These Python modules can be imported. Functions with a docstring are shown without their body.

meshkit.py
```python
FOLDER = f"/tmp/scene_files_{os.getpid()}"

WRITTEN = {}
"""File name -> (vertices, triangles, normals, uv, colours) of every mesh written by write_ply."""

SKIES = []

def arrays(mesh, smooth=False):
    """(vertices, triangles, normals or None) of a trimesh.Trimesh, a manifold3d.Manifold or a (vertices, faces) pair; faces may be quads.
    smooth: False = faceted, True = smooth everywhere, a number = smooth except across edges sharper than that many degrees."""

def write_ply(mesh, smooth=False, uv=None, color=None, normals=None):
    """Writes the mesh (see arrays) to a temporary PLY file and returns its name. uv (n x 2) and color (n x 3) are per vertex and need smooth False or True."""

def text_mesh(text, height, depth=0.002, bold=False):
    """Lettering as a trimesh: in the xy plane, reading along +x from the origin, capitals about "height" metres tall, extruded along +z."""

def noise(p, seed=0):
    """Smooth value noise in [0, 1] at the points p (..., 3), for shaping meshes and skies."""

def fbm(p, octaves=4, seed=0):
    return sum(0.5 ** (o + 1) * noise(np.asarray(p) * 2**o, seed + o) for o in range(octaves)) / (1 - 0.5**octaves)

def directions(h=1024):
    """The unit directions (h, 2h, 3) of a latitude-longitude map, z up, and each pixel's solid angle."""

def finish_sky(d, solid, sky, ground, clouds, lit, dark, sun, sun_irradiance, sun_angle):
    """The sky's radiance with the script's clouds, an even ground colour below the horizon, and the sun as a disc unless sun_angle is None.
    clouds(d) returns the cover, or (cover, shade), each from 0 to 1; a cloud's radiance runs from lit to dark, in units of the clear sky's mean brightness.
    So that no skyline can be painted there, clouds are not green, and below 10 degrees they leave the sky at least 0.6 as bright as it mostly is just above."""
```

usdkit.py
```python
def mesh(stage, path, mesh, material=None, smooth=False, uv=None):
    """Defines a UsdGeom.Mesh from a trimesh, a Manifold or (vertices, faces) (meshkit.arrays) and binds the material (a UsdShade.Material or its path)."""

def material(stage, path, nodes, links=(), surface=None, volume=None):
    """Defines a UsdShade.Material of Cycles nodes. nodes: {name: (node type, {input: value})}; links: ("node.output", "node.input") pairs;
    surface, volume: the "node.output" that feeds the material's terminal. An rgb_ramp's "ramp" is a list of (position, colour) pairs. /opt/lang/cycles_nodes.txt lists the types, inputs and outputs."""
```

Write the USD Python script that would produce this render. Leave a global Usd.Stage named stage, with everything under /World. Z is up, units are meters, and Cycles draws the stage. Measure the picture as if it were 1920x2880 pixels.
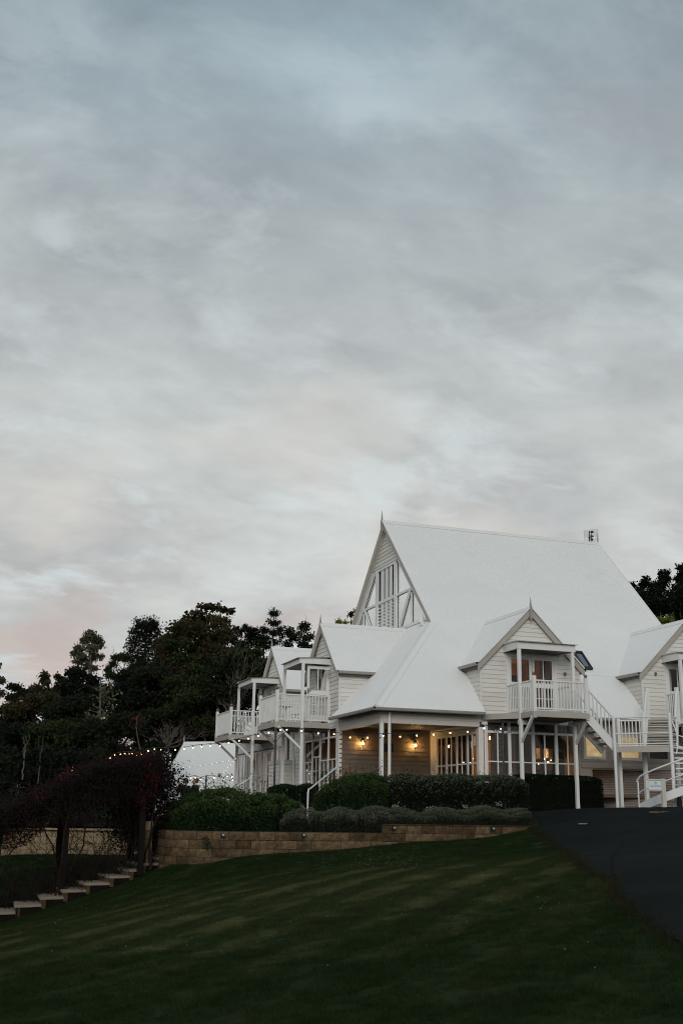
import math, random
import numpy as np
import trimesh, shapely, usdkit, meshkit
from shapely.geometry import Polygon, LineString, box as sbox
from scipy.interpolate import RBFInterpolator
from scipy.spatial import cKDTree
from pxr import Usd, UsdGeom, UsdLux, UsdShade, Gf, Sdf, Vt

random.seed(7)
RNG = np.random.default_rng(7)
stage = Usd.Stage.CreateInMemory()
UsdGeom.SetStageUpAxis(stage, 'Z'); UsdGeom.SetStageMetersPerUnit(stage, 1.0)
UsdGeom.Xform.Define(stage, '/World'); UsdGeom.Scope.Define(stage, '/World/Looks')
mat = lambda name, *a, **k: usdkit.material(stage, '/World/Looks/' + name, *a, **k)

# ------------------------------------------------------------------ camera
CAM = np.array([[0.94387787, -0.3299893, 0.01419944], [-0.09889257, -0.24132442, 0.96539255], [0.31514254, 0.91261689, 0.26041427]])  # right, up, forward
cam = UsdGeom.Camera.Define(stage, '/World/camera')
m = np.eye(4); m[0, :3], m[1, :3], m[2, :3] = CAM[0], CAM[1], -CAM[2]
cam.AddTransformOp().Set(Gf.Matrix4d(*m.ravel().tolist()))
cam.CreateHorizontalApertureAttr(24.0); cam.CreateFocalLengthAttr(40.0); cam.CreateFStopAttr(0.0)
cam.CreateClippingRangeAttr((0.1, 5000.0))
cam.GetExposureAttr().Set(0.0) if cam.GetExposureAttr() else cam.CreateExposureAttr(0.0)
F_PX = 3200.0
def ray(u, v): return np.array([(u - 960) / F_PX, (1440 - v) / F_PX, 1.0]) @ CAM
def at(u, v, x=None, y=None, z=None, d=None):
    """the point of the place seen in that direction, on a plane or at a ground distance"""
    r = ray(u, v)
    if x is not None: return r * x / r[0]
    if y is not None: return r * y / r[1]
    if z is not None: return r * z / r[2]
    return r * d / np.linalg.norm(r[:2])
def rd(r, d): return np.array([.945 * r + .326 * d, -.326 * r + .945 * d])   # metres right of / ahead of the camera

# ------------------------------------------------------------------ sky and sun
SUN_AZ, SUN_EL = math.radians(205), math.radians(24)
sundir = np.array([math.sin(SUN_AZ) * math.cos(SUN_EL), math.cos(SUN_AZ) * math.cos(SUN_EL), math.sin(SUN_EL)])
SKY_K = 0.1
g = 1 / SKY_K
def sc(c, k=1.0): return tuple(x * g * k for x in c)
def nz(scale, detail=8., rough=.55, dist=.3): return ('noise_texture', {'scale': scale, 'detail': detail, 'roughness': rough, 'distortion': dist})
def rampg(*st): return ('rgb_ramp', {'ramp': [(p, (c, c, c)) for p, c in st]})
sky_nodes = {
    'tc': ('texture_coordinate', {}), 'sep': ('separate_xyz', {}),
    'zz': ('math', {'math_type': 'maximum', 'value2': 0.0}), 'za': ('math', {'math_type': 'add', 'value2': 0.40}),
    'dx': ('math', {'math_type': 'divide'}), 'dy': ('math', {'math_type': 'divide'}), 'cmb': ('combine_xyz', {'z': 0.37}),
    'mp': ('mapping', {'rotation': (0, 0, 0.95), 'scale': (1.0, 1.25, 1.0), 'location': (5.2, 2.4, 0)}),
    'mp2': ('mapping', {'rotation': (0, 0, 1.05), 'scale': (1.0, 1.7, 1.0), 'location': (3.1, 1.7, 0)}),
    'n1': nz(2.4, 9., .56, .25), 'n2': nz(4.8, 9., .60, .35), 'n3': nz(2.3, 4., .5, .1), 'n4': nz(8.5, 7., .6, .4),
    'grad': ('rgb_ramp', {'ramp': [(0.0, sc((.60, .595, .57))), (.14, sc((.57, .575, .56))), (.28, sc((.545, .565, .555))), (.40, sc((.51, .545, .545))), (.50, sc((.445, .505, .52))), (.58, sc((.315, .385, .43))), (.66, sc((.225, .29, .335))), (.78, sc((.22, .275, .31))), (1.0, sc((.21, .26, .295)))]}),
    'b1': ('rgb_ramp', {'ramp': [(.36, (.80, .80, .815)), (.46, (.935, .93, .94)), (.53, (1.02, 1.02, 1.015)), (.64, (1.16, 1.18, 1.175))]}),
    'b4': ('rgb_ramp', {'ramp': [(.30, (.91, .91, .915)), (.70, (1.09, 1.09, 1.085))]}),
    'b2': rampg((.52, 0), (.58, .40), (.66, 1.)), 'b3': rampg((.52, 0), (.64, 1.)), 'b5': rampg((.41, 1.), (.47, 0.)),
    'm1': ('mix_color', {'blend_type': 'multiply', 'fac': 1.0, 'use_clamp': False}), 'm4': ('mix_color', {'blend_type': 'multiply', 'fac': 1.0, 'use_clamp': False}),
    'wisp': ('mix_color', {'blend_type': 'mix', 'b': sc((.72, .80, .815)), 'use_clamp': False}), 'wf': ('math', {'math_type': 'multiply'}), 'wz': ('map_range', {'from_min': .12, 'from_max': .62, 'to_min': .65, 'to_max': .16, 'clamp': True}),
    'cream': ('mix_color', {'blend_type': 'mix', 'b': sc((.76, .71, .65)), 'use_clamp': False}), 'cf': ('math', {'math_type': 'multiply'}), 'cz': ('map_range', {'from_min': .16, 'from_max': .56, 'to_min': .62, 'to_max': .10, 'clamp': True}),
    'pink': ('mix_color', {'blend_type': 'mix', 'b': sc((.64, .50, .45)), 'use_clamp': False}), 'pf': ('math', {'math_type': 'multiply'}), 'pz': ('map_range', {'from_min': .12, 'from_max': .215, 'to_min': .62, 'to_max': .0, 'clamp': True}),
    'sky': ('sky_texture', {'sky_type': 'single_scattering', 'sun_disc': False, 'sun_elevation': SUN_EL, 'sun_rotation': math.atan2(sundir[0], sundir[1])}),
    'mixs': ('mix_color', {'blend_type': 'mix', 'fac': 0.97, 'use_clamp': False}),
    'bg': ('background_shader', {'strength': SKY_K})}
sky_links = [('tc.generated', 'sep.vector'), ('sep.z', 'zz.value1'), ('zz.value', 'za.value1'), ('sep.x', 'dx.value1'), ('za.value', 'dx.value2'),
    ('sep.y', 'dy.value1'), ('za.value', 'dy.value2'), ('dx.value', 'cmb.x'), ('dy.value', 'cmb.y'), ('cmb.vector', 'mp.vector'), ('cmb.vector', 'mp2.vector'),
    ('mp.vector', 'n1.vector'), ('mp2.vector', 'n2.vector'), ('mp.vector', 'n3.vector'), ('mp2.vector', 'n4.vector'), ('zz.value', 'grad.fac'), ('n1.fac', 'b1.fac'), ('n2.fac', 'b2.fac'), ('n3.fac', 'b3.fac'), ('n4.fac', 'b4.fac'), ('n1.fac', 'b5.fac'),
    ('grad.color', 'm1.a'), ('b1.color', 'm1.b'), ('m1.result', 'm4.a'), ('b4.color', 'm4.b'), ('zz.value', 'cz.value'), ('b3.color', 'cf.value1'), ('cz.result', 'cf.value2'), ('cf.value', 'cream.fac'), ('m4.result', 'cream.a'),
    ('zz.value', 'pz.value'), ('b5.color', 'pf.value1'), ('pz.result', 'pf.value2'), ('pf.value', 'pink.fac'), ('cream.result', 'pink.a'),
    ('pink.result', 'wisp.a'), ('zz.value', 'wz.value'), ('b2.color', 'wf.value1'), ('wz.result', 'wf.value2'), ('wf.value', 'wisp.fac'), ('sky.color', 'mixs.a'), ('wisp.result', 'mixs.b'), ('mixs.result', 'bg.color')]
skymat = mat('sky_dusk', sky_nodes, sky_links, surface='bg.background')
dome = UsdLux.DomeLight.Define(stage, '/World/sky')
UsdShade.MaterialBindingAPI.Apply(dome.GetPrim()).Bind(skymat)
dome.GetPrim().SetCustomDataByKey('kind', 'structure')
sun = UsdLux.DistantLight.Define(stage, '/World/sun')
sun.CreateIntensityAttr(0.28); sun.CreateAngleAttr(30.0); sun.CreateNormalizeAttr(True); sun.CreateColorAttr(Gf.Vec3f(1.0, 0.97, 0.93))
zc = sundir; xc = np.cross([0, 0, 1.], zc); xc /= np.linalg.norm(xc); yc = np.cross(zc, xc)
mm = np.eye(4); mm[0, :3], mm[1, :3], mm[2, :3] = xc, yc, zc
sun.AddTransformOp().Set(Gf.Matrix4d(*mm.ravel().tolist()))

# ------------------------------------------------------------------ materials
def paint(name, col, rough=.5, var=.12, scale=3., bump=0., bscale=40., spec=.5, stretch=(1, 1, 1), detail=5., dark=None, dthr=(.55, .75), metallic=0.):
    nodes = {'geo': ('geometry', {}), 'mp': ('mapping', {'scale': stretch}), 'n': ('noise_texture', {'scale': scale, 'detail': detail, 'roughness': .6}),
             'r': ('rgb_ramp', {'ramp': [(.25, tuple(c * (1 - var) for c in col)), (.75, tuple(min(1, c * (1 + var)) for c in col))]}),
             'p': ('principled_bsdf', {'roughness': rough, 'specular_ior_level': spec, 'metallic': metallic})}
    links = [('geo.position', 'mp.vector'), ('mp.vector', 'n.vector'), ('n.fac', 'r.fac')]
    last = 'r.color'
    if dark is not None:
        nodes['n2'] = ('noise_texture', {'scale': scale * .37, 'detail': 8., 'roughness': .65})
        nodes['r2'] = ('rgb_ramp', {'ramp': [(dthr[0], (0, 0, 0)), (dthr[1], (1, 1, 1))]})
        nodes['mx'] = ('mix_color', {'blend_type': 'mix', 'b': dark})
        links += [('mp.vector', 'n2.vector'), ('n2.fac', 'r2.fac'), ('r2.color', 'mx.fac'), ('r.color', 'mx.a')]; last = 'mx.result'
    links.append((last, 'p.base_color'))
    if bump:
        nodes['nb'] = ('noise_texture', {'scale': bscale, 'detail': 4., 'roughness': .6}); nodes['b'] = ('bump', {'strength': .6, 'distance': bump})
        links += [('geo.position', 'nb.vector'), ('nb.fac', 'b.height'), ('b.normal', 'p.normal')]
    return mat(name, nodes, links, surface='p.BSDF')
def leafmat(name, c1, c2, scale=1.2, trans=.25, rough=.6, c3=None):
    ramp = [(.3, c1), (.7, c2)] + ([(.8, c3)] if c3 else [])
    return mat(name, {'geo': ('geometry', {}), 'n': ('noise_texture', {'scale': scale, 'detail': 6., 'roughness': .7}), 'r': ('rgb_ramp', {'ramp': ramp}),
        'p': ('principled_bsdf', {'roughness': rough, 'specular_ior_level': .08}), 't': ('translucent_bsdf', {}), 'm': ('mix_closure', {'fac': trans})},
        [('geo.position', 'n.vector'), ('n.fac', 'r.fac'), ('r.color', 'p.base_color'), ('r.color', 't.color'), ('p.BSDF', 'm.closure1'), ('t.BSDF', 'm.closure2')], surface='m.closure')
def emit(name, col, k): return mat(name, {'e': ('emission', {'color': col, 'strength': k})}, surface='e.emission')
def glassmat(name, ior=1.5, tint=(.93, .95, .95), add=0., rough=.0):
    return mat(name, {'f': ('fresnel', {'IOR': ior}), 'a': ('math', {'math_type': 'add', 'value2': add, 'use_clamp': True}), 't': ('transparent_bsdf', {'color': tint}), 'g': ('glossy_bsdf', {'color': (1, 1, 1), 'roughness': rough}), 'm': ('mix_closure', {})},
        [('f.fac', 'a.value1'), ('a.value', 'm.fac'), ('t.BSDF', 'm.closure1'), ('g.BSDF', 'm.closure2')], surface='m.closure')
M = {}
M['roof'] = paint('roof_white', (.80, .80, .785), .42, .03, .6, dark=(.66, .67, .66), dthr=(.60, .85), spec=.4)
M['board'] = paint('weatherboard_cream', (.67, .65, .60), .55, .06, 2.2, stretch=(.4, .4, 3), dark=(.48, .45, .40), dthr=(.62, .85))
M['board2'] = paint('weatherboard_cream_pale', (.70, .68, .635), .55, .06, 2.2, stretch=(.4, .4, 3), dark=(.50, .47, .42), dthr=(.62, .85))
M['board3'] = paint('weatherboard_cream_worn', (.64, .615, .565), .6, .08, 2.6, stretch=(.4, .4, 3), dark=(.44, .41, .36), dthr=(.58, .85))
M['trim'] = paint('trim_white', (.74, .74, .72), .45, .05, 2., dark=(.60, .585, .55), dthr=(.62, .85))
M['taupe'] = paint('taupe_trim', (.40, .37, .325), .5, .07, 3., dark=(.31, .285, .25), dthr=(.58, .82))
M['fascia'] = paint('fascia_cream', (.55, .52, .47), .5, .06, 2., stretch=(.5, .5, 3), dark=(.42, .39, .34), dthr=(.6, .85))
M['gutter'] = paint('gutter_taupe', (.30, .28, .25), .4, .06, 4.)
M['ball'] = paint('finial_brown', (.17, .125, .105), .5, .1, 20.)
M['spike'] = paint('finial_grey', (.33, .31, .29), .5, .1, 9.)
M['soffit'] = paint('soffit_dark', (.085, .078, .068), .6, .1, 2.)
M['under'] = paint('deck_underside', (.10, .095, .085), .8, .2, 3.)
M['deck'] = paint('deck_boards', (.34, .31, .27), .7, .15, 6.)
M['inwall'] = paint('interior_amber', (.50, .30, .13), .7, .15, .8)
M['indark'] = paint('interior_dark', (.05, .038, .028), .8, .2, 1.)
M['infloor'] = paint('interior_floor', (.16, .11, .075), .4, .2, 2.)
M['inwhite'] = paint('interior_white', (.70, .66, .60), .7, .06, 2.)
M['curtain'] = paint('curtain_brown', (.13, .095, .075), .9, .25, 14., stretch=(4, 4, .1))
M['sheer'] = paint('curtain_sheer', (.72, .69, .63), .9, .12, 10., stretch=(4, 4, .1))
M['tar'] = paint('tar_seal', (.006, .006, .007), .95, .2, 8., spec=.03)
M['black'] = paint('iron_black', (.018, .018, .02), .45, .2, 8.)
M['metal'] = paint('metal_grey', (.33, .34, .35), .35, .1, 8., metallic=.8)
M['steelwhite'] = paint('steel_white', (.70, .71, .70), .4, .05, 3., dark=(.55, .53, .49), dthr=(.62, .85))
M['veranda'] = paint('veranda_wall_shaded', (.145, .115, .09), .55, .08, 2., stretch=(.4, .4, 3), dark=(.105, .083, .065), dthr=(.55, .8))  # house wall paint darkened: the veranda shade is put into this colour
M['tank'] = paint('tank_corrugated', (.40, .335, .29), .5, .08, 1.2, dark=(.30, .245, .205), dthr=(.5, .8))
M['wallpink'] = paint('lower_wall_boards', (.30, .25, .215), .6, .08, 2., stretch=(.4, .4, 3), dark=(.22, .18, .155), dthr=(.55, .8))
M['asphalt'] = None
M['glass'] = glassmat('window_glass', 1.45, (.90, .92, .92), .0)
M['glassgable'] = glassmat('gable_glass', 1.9, (.80, .84, .84), .58)
M['lampglass'] = glassmat('lamp_glass', 1.3, (.97, .95, .9), .0)
M['skyglass'] = glassmat('skylight_glass', 1.6, (.25, .33, .40), .28)
M['bulb'] = emit('bulb_warm', (1.0, .66, .34), 6.5)
M['fairy'] = emit('fairy_bulb', (1.0, .75, .45), 3.5)
M['lampbulb'] = emit('lantern_bulb', (1.0, .56, .18), 300.0)
M['roomlamp'] = emit('room_lamp', (1.0, .56, .20), 16.0)
M['roomlampw'] = emit('room_lamp_pale', (1.0, .60, .26), 60.0)
M['frost'] = mat('frosted_lit_pane', {'geo': ('geometry', {}), 'mp': ('mapping', {'scale': (.7, 1, 1.)}), 'n': ('noise_texture', {'scale': 2.4, 'detail': 3.}), 'r': ('rgb_ramp', {'ramp': [(.3, (.36, .235, .10)), (.55, (.56, .40, .19)), (.72, (.80, .66, .42))]}),
    'e': ('emission', {'strength': .78}), 'g': ('glossy_bsdf', {'roughness': .25, 'color': (.5, .5, .5)}), 'm': ('mix_closure', {'fac': .08})}, [('geo.position', 'mp.vector'), ('mp.vector', 'n.vector'), ('n.fac', 'r.fac'), ('r.color', 'e.color'), ('e.emission', 'm.closure1'), ('g.BSDF', 'm.closure2')], surface='m.closure')
M['block'] = paint('split_block', (.105, .070, .036), .9, .55, 9., bump=.03, bscale=38., dark=(.045, .034, .024), dthr=(.48, .70), spec=.2)
M['block2'] = paint('split_block_pale', (.135, .092, .050), .9, .55, 9., bump=.03, bscale=38., dark=(.065, .046, .03), dthr=(.55, .78), spec=.2)
M['block3'] = paint('split_block_brown', (.070, .045, .023), .9, .55, 9., bump=.03, bscale=38., dark=(.03, .024, .018), dthr=(.48, .70), spec=.2)
M['mortar'] = paint('block_core', (.06, .046, .032), .95, .2, 8., spec=.05)
M['sand'] = paint('sandstone', (.225, .162, .092), .9, .25, 4., bump=.012, bscale=50., dark=(.17, .12, .07), dthr=(.55, .8), spec=.2)
M['sand2'] = paint('sandstone_pale', (.27, .205, .125), .9, .25, 4., bump=.012, bscale=50., dark=(.20, .14, .085), dthr=(.58, .8), spec=.2)
M['tread'] = paint('step_tread', (.26, .205, .16), .85, .15, 6., bump=.004, bscale=60., dark=(.18, .14, .105), dthr=(.58, .8))
M['soil'] = paint('garden_soil', (.012, .010, .008), .95, .3, 5., bump=.03, bscale=12., spec=.03)
M['bark'] = paint('bark_dark', (.05, .043, .036), .9, .3, 8., stretch=(1, 1, .25))
M['barkpale'] = paint('bark_pale', (.24, .20, .165), .85, .3, 5., stretch=(1, 1, .3))
M['twig'] = paint('twig_grey', (.115, .095, .08), .9, .3, 6.)
M['stem'] = paint('vine_stem', (.020, .015, .013), .9, .3, 9., spec=.1)
M['timber'] = paint('pergola_timber', (.012, .010, .009), .85, .3, 6., stretch=(1, 1, .2), spec=.04)
M['suit'] = paint('suit_black', (.012, .012, .014), .85, .2, 12., spec=.1)
M['shirt'] = paint('shirt_white', (.72, .72, .72), .8, .04, 8.)
M['skin'] = paint('skin_tan', (.34, .17, .115), .55, .1, 14.)
M['hair'] = paint('hair_dark', (.018, .013, .011), .6, .3, 60.)
M['hair2'] = paint('hair_grey_brown', (.05, .04, .036), .6, .4, 70.)
M['petal'] = paint('petal_white', (.30, .285, .275), .7, .1, 20.)
M['petalpink'] = paint('petal_pink', (.22, .15, .175), .7, .15, 20.)
M['signwhite'] = paint('sign_white', (.66, .72, .74), .5, .03, 3.)
M['ink'] = paint('sign_ink', (.10, .11, .12), .7, .05, 3.)
M['board_brown'] = paint('sign_board_brown', (.10, .068, .042), .7, .2, 6., stretch=(5, 5, .4))
L = {}
L['hedge'] = leafmat('leaf_hedge', (.006, .016, .006), (.024, .050, .016), 2.2)
L['hedgeyoung'] = leafmat('leaf_hedge_young', (.028, .052, .016), (.070, .110, .032), 3.)
L['hedgedark'] = leafmat('leaf_hedge_dark', (.004, .009, .005), (.012, .024, .011), 2.)
L['silver'] = leafmat('leaf_silver', (.055, .070, .045), (.165, .17, .115), 4.)
L['border'] = leafmat('leaf_border', (.010, .017, .010), (.038, .046, .030), 3., c3=(.15, .145, .12))
L['forest'] = leafmat('leaf_forest', (.006, .010, .006), (.026, .032, .016), .35)
L['forest2'] = leafmat('leaf_forest_green', (.010, .019, .008), (.046, .060, .020), .4)
L['forest3'] = leafmat('leaf_forest_brown', (.015, .015, .008), (.072, .058, .024), .4)
L['pine'] = leafmat('leaf_pine', (.004, .007, .005), (.014, .019, .011), .5, trans=.1)
L['gum'] = leafmat('leaf_gum', (.07, .072, .042), (.17, .162, .09), .6)
L['lime'] = leafmat('leaf_lime', (.10, .13, .02), (.20, .235, .045), 1.)
L['vine'] = leafmat('leaf_vine', (.007, .005, .005), (.024, .016, .015), 3., c3=(.05, .036, .032))
L['red'] = leafmat('leaf_red', (.07, .010, .010), (.16, .020, .017), 3.)

# ------------------------------------------------------------------ mesh helpers
class MB:
    def __init__(s): s.v = []; s.f = []; s.n = 0
    def add(s, v, f):
        v = np.asarray(v, float); f = np.asarray(f, int)
        if f.ndim == 2 and f.shape[1] == 4: f = np.vstack([f[:, [0, 1, 2]], f[:, [0, 2, 3]]])
        s.v.append(v); s.f.append(f + s.n); s.n += len(v); return s
    def get(s): return np.vstack(s.v), np.vstack(s.f)
    def box(s, a, b):
        (x0, y0, z0), (x1, y1, z1) = np.minimum(a, b), np.maximum(a, b)
        v = [(x, y, z) for z in (z0, z1) for y in (y0, y1) for x in (x0, x1)]
        return s.add(v, [(0, 2, 3, 1), (4, 5, 7, 6), (0, 1, 5, 4), (2, 6, 7, 3), (0, 4, 6, 2), (1, 3, 7, 5)])
    def obox(s, O, A, B, C):
        """box from corner O along edge vectors A, B, C"""
        O, A, B, C = (np.asarray(q, float) for q in (O, A, B, C))
        if np.dot(np.cross(A, B), C) < 0: A, B = B, A
        v = [O + A * i + B * j + C * k for k in (0, 1) for j in (0, 1) for i in (0, 1)]
        return s.add(v, [(0, 2, 3, 1), (4, 5, 7, 6), (0, 1, 5, 4), (2, 6, 7, 3), (0, 4, 6, 2), (1, 3, 7, 5)])
    def beam(s, p, q, w, h, up=(0, 0, 1)):
        p, q = np.asarray(p, float), np.asarray(q, float); d = q - p; d /= np.linalg.norm(d)
        a = np.cross(d, up); a /= np.linalg.norm(a); b = np.cross(a, d)
        return s.obox(p - a * w / 2 - b * h / 2, a * w, b * h, q - p)
    def tube(s, pts, r, n=8, cap=True):
        pts = np.asarray(pts, float); k = len(pts); r = np.broadcast_to(np.asarray(r, float), (k,))
        t = np.gradient(pts, axis=0); t /= np.linalg.norm(t, axis=1, keepdims=True) + 1e-12
        ref = np.array([0, 0, 1.]) if abs(t[:, 2]).mean() < .85 else np.array([1., 0, 0])
        a = np.cross(t, ref); a /= np.linalg.norm(a, axis=1, keepdims=True) + 1e-9; b = np.cross(a, t)
        th = np.arange(n) * 2 * np.pi / n
        v = (pts[:, None] + r[:, None, None] * (np.cos(th)[None, :, None] * a[:, None] + np.sin(th)[None, :, None] * b[:, None])).reshape(-1, 3)
        i, j = np.meshgrid(np.arange(k - 1), np.arange(n), indexing='ij')
        f = np.stack([i * n + j, (i + 1) * n + j, (i + 1) * n + (j + 1) % n, i * n + (j + 1) % n], -1).reshape(-1, 4)
        s.add(v, f)
        if cap:
            for o, fl in ((0, 0), ((k - 1) * n, 1)):
                fan = [(0, q, q + 1) if not fl else (0, q + 1, q) for q in range(1, n - 1)]
                s.add(v[o:o + n], fan)
        return s
    def ball(s, c, r, sub=2, sq=(1, 1, 1)):
        m = ICO[sub]; return s.add(m[0] * np.asarray(sq) * r + np.asarray(c), m[1])
    def lathe(s, c, prof, n=12):
        prof = np.asarray(prof, float); k = len(prof); th = np.arange(n) * 2 * np.pi / n
        v = np.stack([prof[:, None, 0] * np.cos(th), prof[:, None, 0] * np.sin(th), np.broadcast_to(prof[:, None, 1], (k, n))], -1).reshape(-1, 3) + np.asarray(c)
        i, j = np.meshgrid(np.arange(k - 1), np.arange(n), indexing='ij')
        return s.add(v, np.stack([i * n + j, i * n + (j + 1) % n, (i + 1) * n + (j + 1) % n, (i + 1) * n + j], -1).reshape(-1, 4))
    def prism(s, poly, O, A, B, C):
        """shapely polygon in the plane O + a*A + b*B, extruded by vector C"""
        for pg in (poly.geoms if hasattr(poly, 'geoms') else [poly]):
            if pg.is_empty or pg.geom_type != 'Polygon' or pg.area < 1e-6: continue
            p2, f = trimesh.creation.triangulate_polygon(pg, engine='earcut')
            O_, A_, B_, C_ = (np.asarray(q, float) for q in (O, A, B, C))
            b0 = O_ + p2[:, :1] * A_ + p2[:, 1:2] * B_; n = len(b0)
            s.add(np.vstack([b0, b0 + C_]), np.vstack([f[:, ::-1], f + n]))
            for ring in [pg.exterior] + list(pg.interiors):
                c = np.asarray(ring.coords)[:-1]; k = len(c); w = O_ + c[:, :1] * A_ + c[:, 1:2] * B_
                i = np.arange(k); s.add(np.vstack([w, w + C_]), np.stack([i, (i + 1) % k, (i + 1) % k + k, i + k], 1))
        return s
ICO = {i: (np.array(q.vertices), np.array(q.faces)) for i, q in ((k, trimesh.creation.icosphere(subdivisions=k)) for k in (1, 2, 3))}

def compact(v, f):
    used = np.unique(f); re = np.full(len(v), -1); re[used] = np.arange(len(used)); return np.asarray(v)[used], re[f]
COUNT = {}
def pathname(parent, name):
    k = COUNT.get((parent, name), 0); COUNT[(parent, name)] = k + 1
    return f'{parent}/{name}' + (f'_{k:03d}' if k else '')
class Node:
    def __init__(s, path, loc): s.path = path; s.loc = np.asarray(loc, float); s.prim = stage.GetPrimAtPath(path)
def keys(prim, label=None, cat=None, group=None, kind=None):
    for k, v in (('label', label), ('category', cat), ('group', group), ('kind', kind)):
        if v: prim.SetCustomDataByKey(k, v)
def thing(name, label, cat, loc=(0, 0, 0), group=None):
    p = pathname('/World', name); x = UsdGeom.Xform.Define(stage, p); x.AddTranslateOp().Set(Gf.Vec3d(*map(float, loc)))
    keys(x.GetPrim(), label, cat, group); return Node(p, loc)
def part(parent, name, mb, material, smooth=False, label=None, kind=None):
    v, f = compact(*(mb.get() if isinstance(mb, MB) else mb))
    p = pathname(parent.path, name); usdkit.mesh(stage, p, (np.asarray(v) - parent.loc, f), material, smooth=smooth)
    n = Node(p, parent.loc); keys(n.prim, label, kind=kind); return n
def solo(name, mb, material, label=None, cat=None, group=None, kind=None, smooth=False):
    v, f = compact(*(mb.get() if isinstance(mb, MB) else mb))
    p = pathname('/World', name); usdkit.mesh(stage, p, (v, f), material, smooth=smooth)
    n = Node(p, (0, 0, 0)); keys(n.prim, label, cat, group, kind); return n

def corr(poly, O, U, V, N, pitch=.076, amp=.004, samples=6, phase=0.):
    """corrugated sheet over a shapely polygon in (u, v), ridges running along V"""
    O, U, V, N = (np.asarray(q, float) for q in (O, U, V, N))
    u0, v0, u1, v1 = poly.bounds; mb = MB()
    us = set(np.round(np.arange(math.floor(u0 / pitch) * pitch, u1 + pitch, pitch / samples), 6))
    for pg in (poly.geoms if hasattr(poly, 'geoms') else [poly]):
        for rg in [pg.exterior] + list(pg.interiors): us |= set(np.round(np.asarray(rg.coords)[:, 0], 6))
    us = [u for u in sorted(us) if u0 - 1e-6 <= u <= u1 + 1e-6]
    P = lambda u, v: O + u * U + v * V + N * amp * math.cos(2 * math.pi * u / pitch + phase)
    def iv(u):
        g_ = poly.intersection(LineString([(u, v0 - 1), (u, v1 + 1)]))
        return sorted((q.bounds[1], q.bounds[3]) for q in (g_.geoms if hasattr(g_, 'geoms') else [g_]) if q.geom_type == 'LineString' and not q.is_empty)
    e = 1e-5
    for a, b in zip(us[:-1], us[1:]):
        if b - a < 1e-4: continue
        A, B = iv(a + e), iv(b - e)
        if len(A) != len(B): continue
        for (p, q), (r, t) in zip(A, B):
            mb.add([P(a, p), P(b, r), P(b, t), P(a, q)], [(0, 1, 2, 3)])
    return mb

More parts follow.
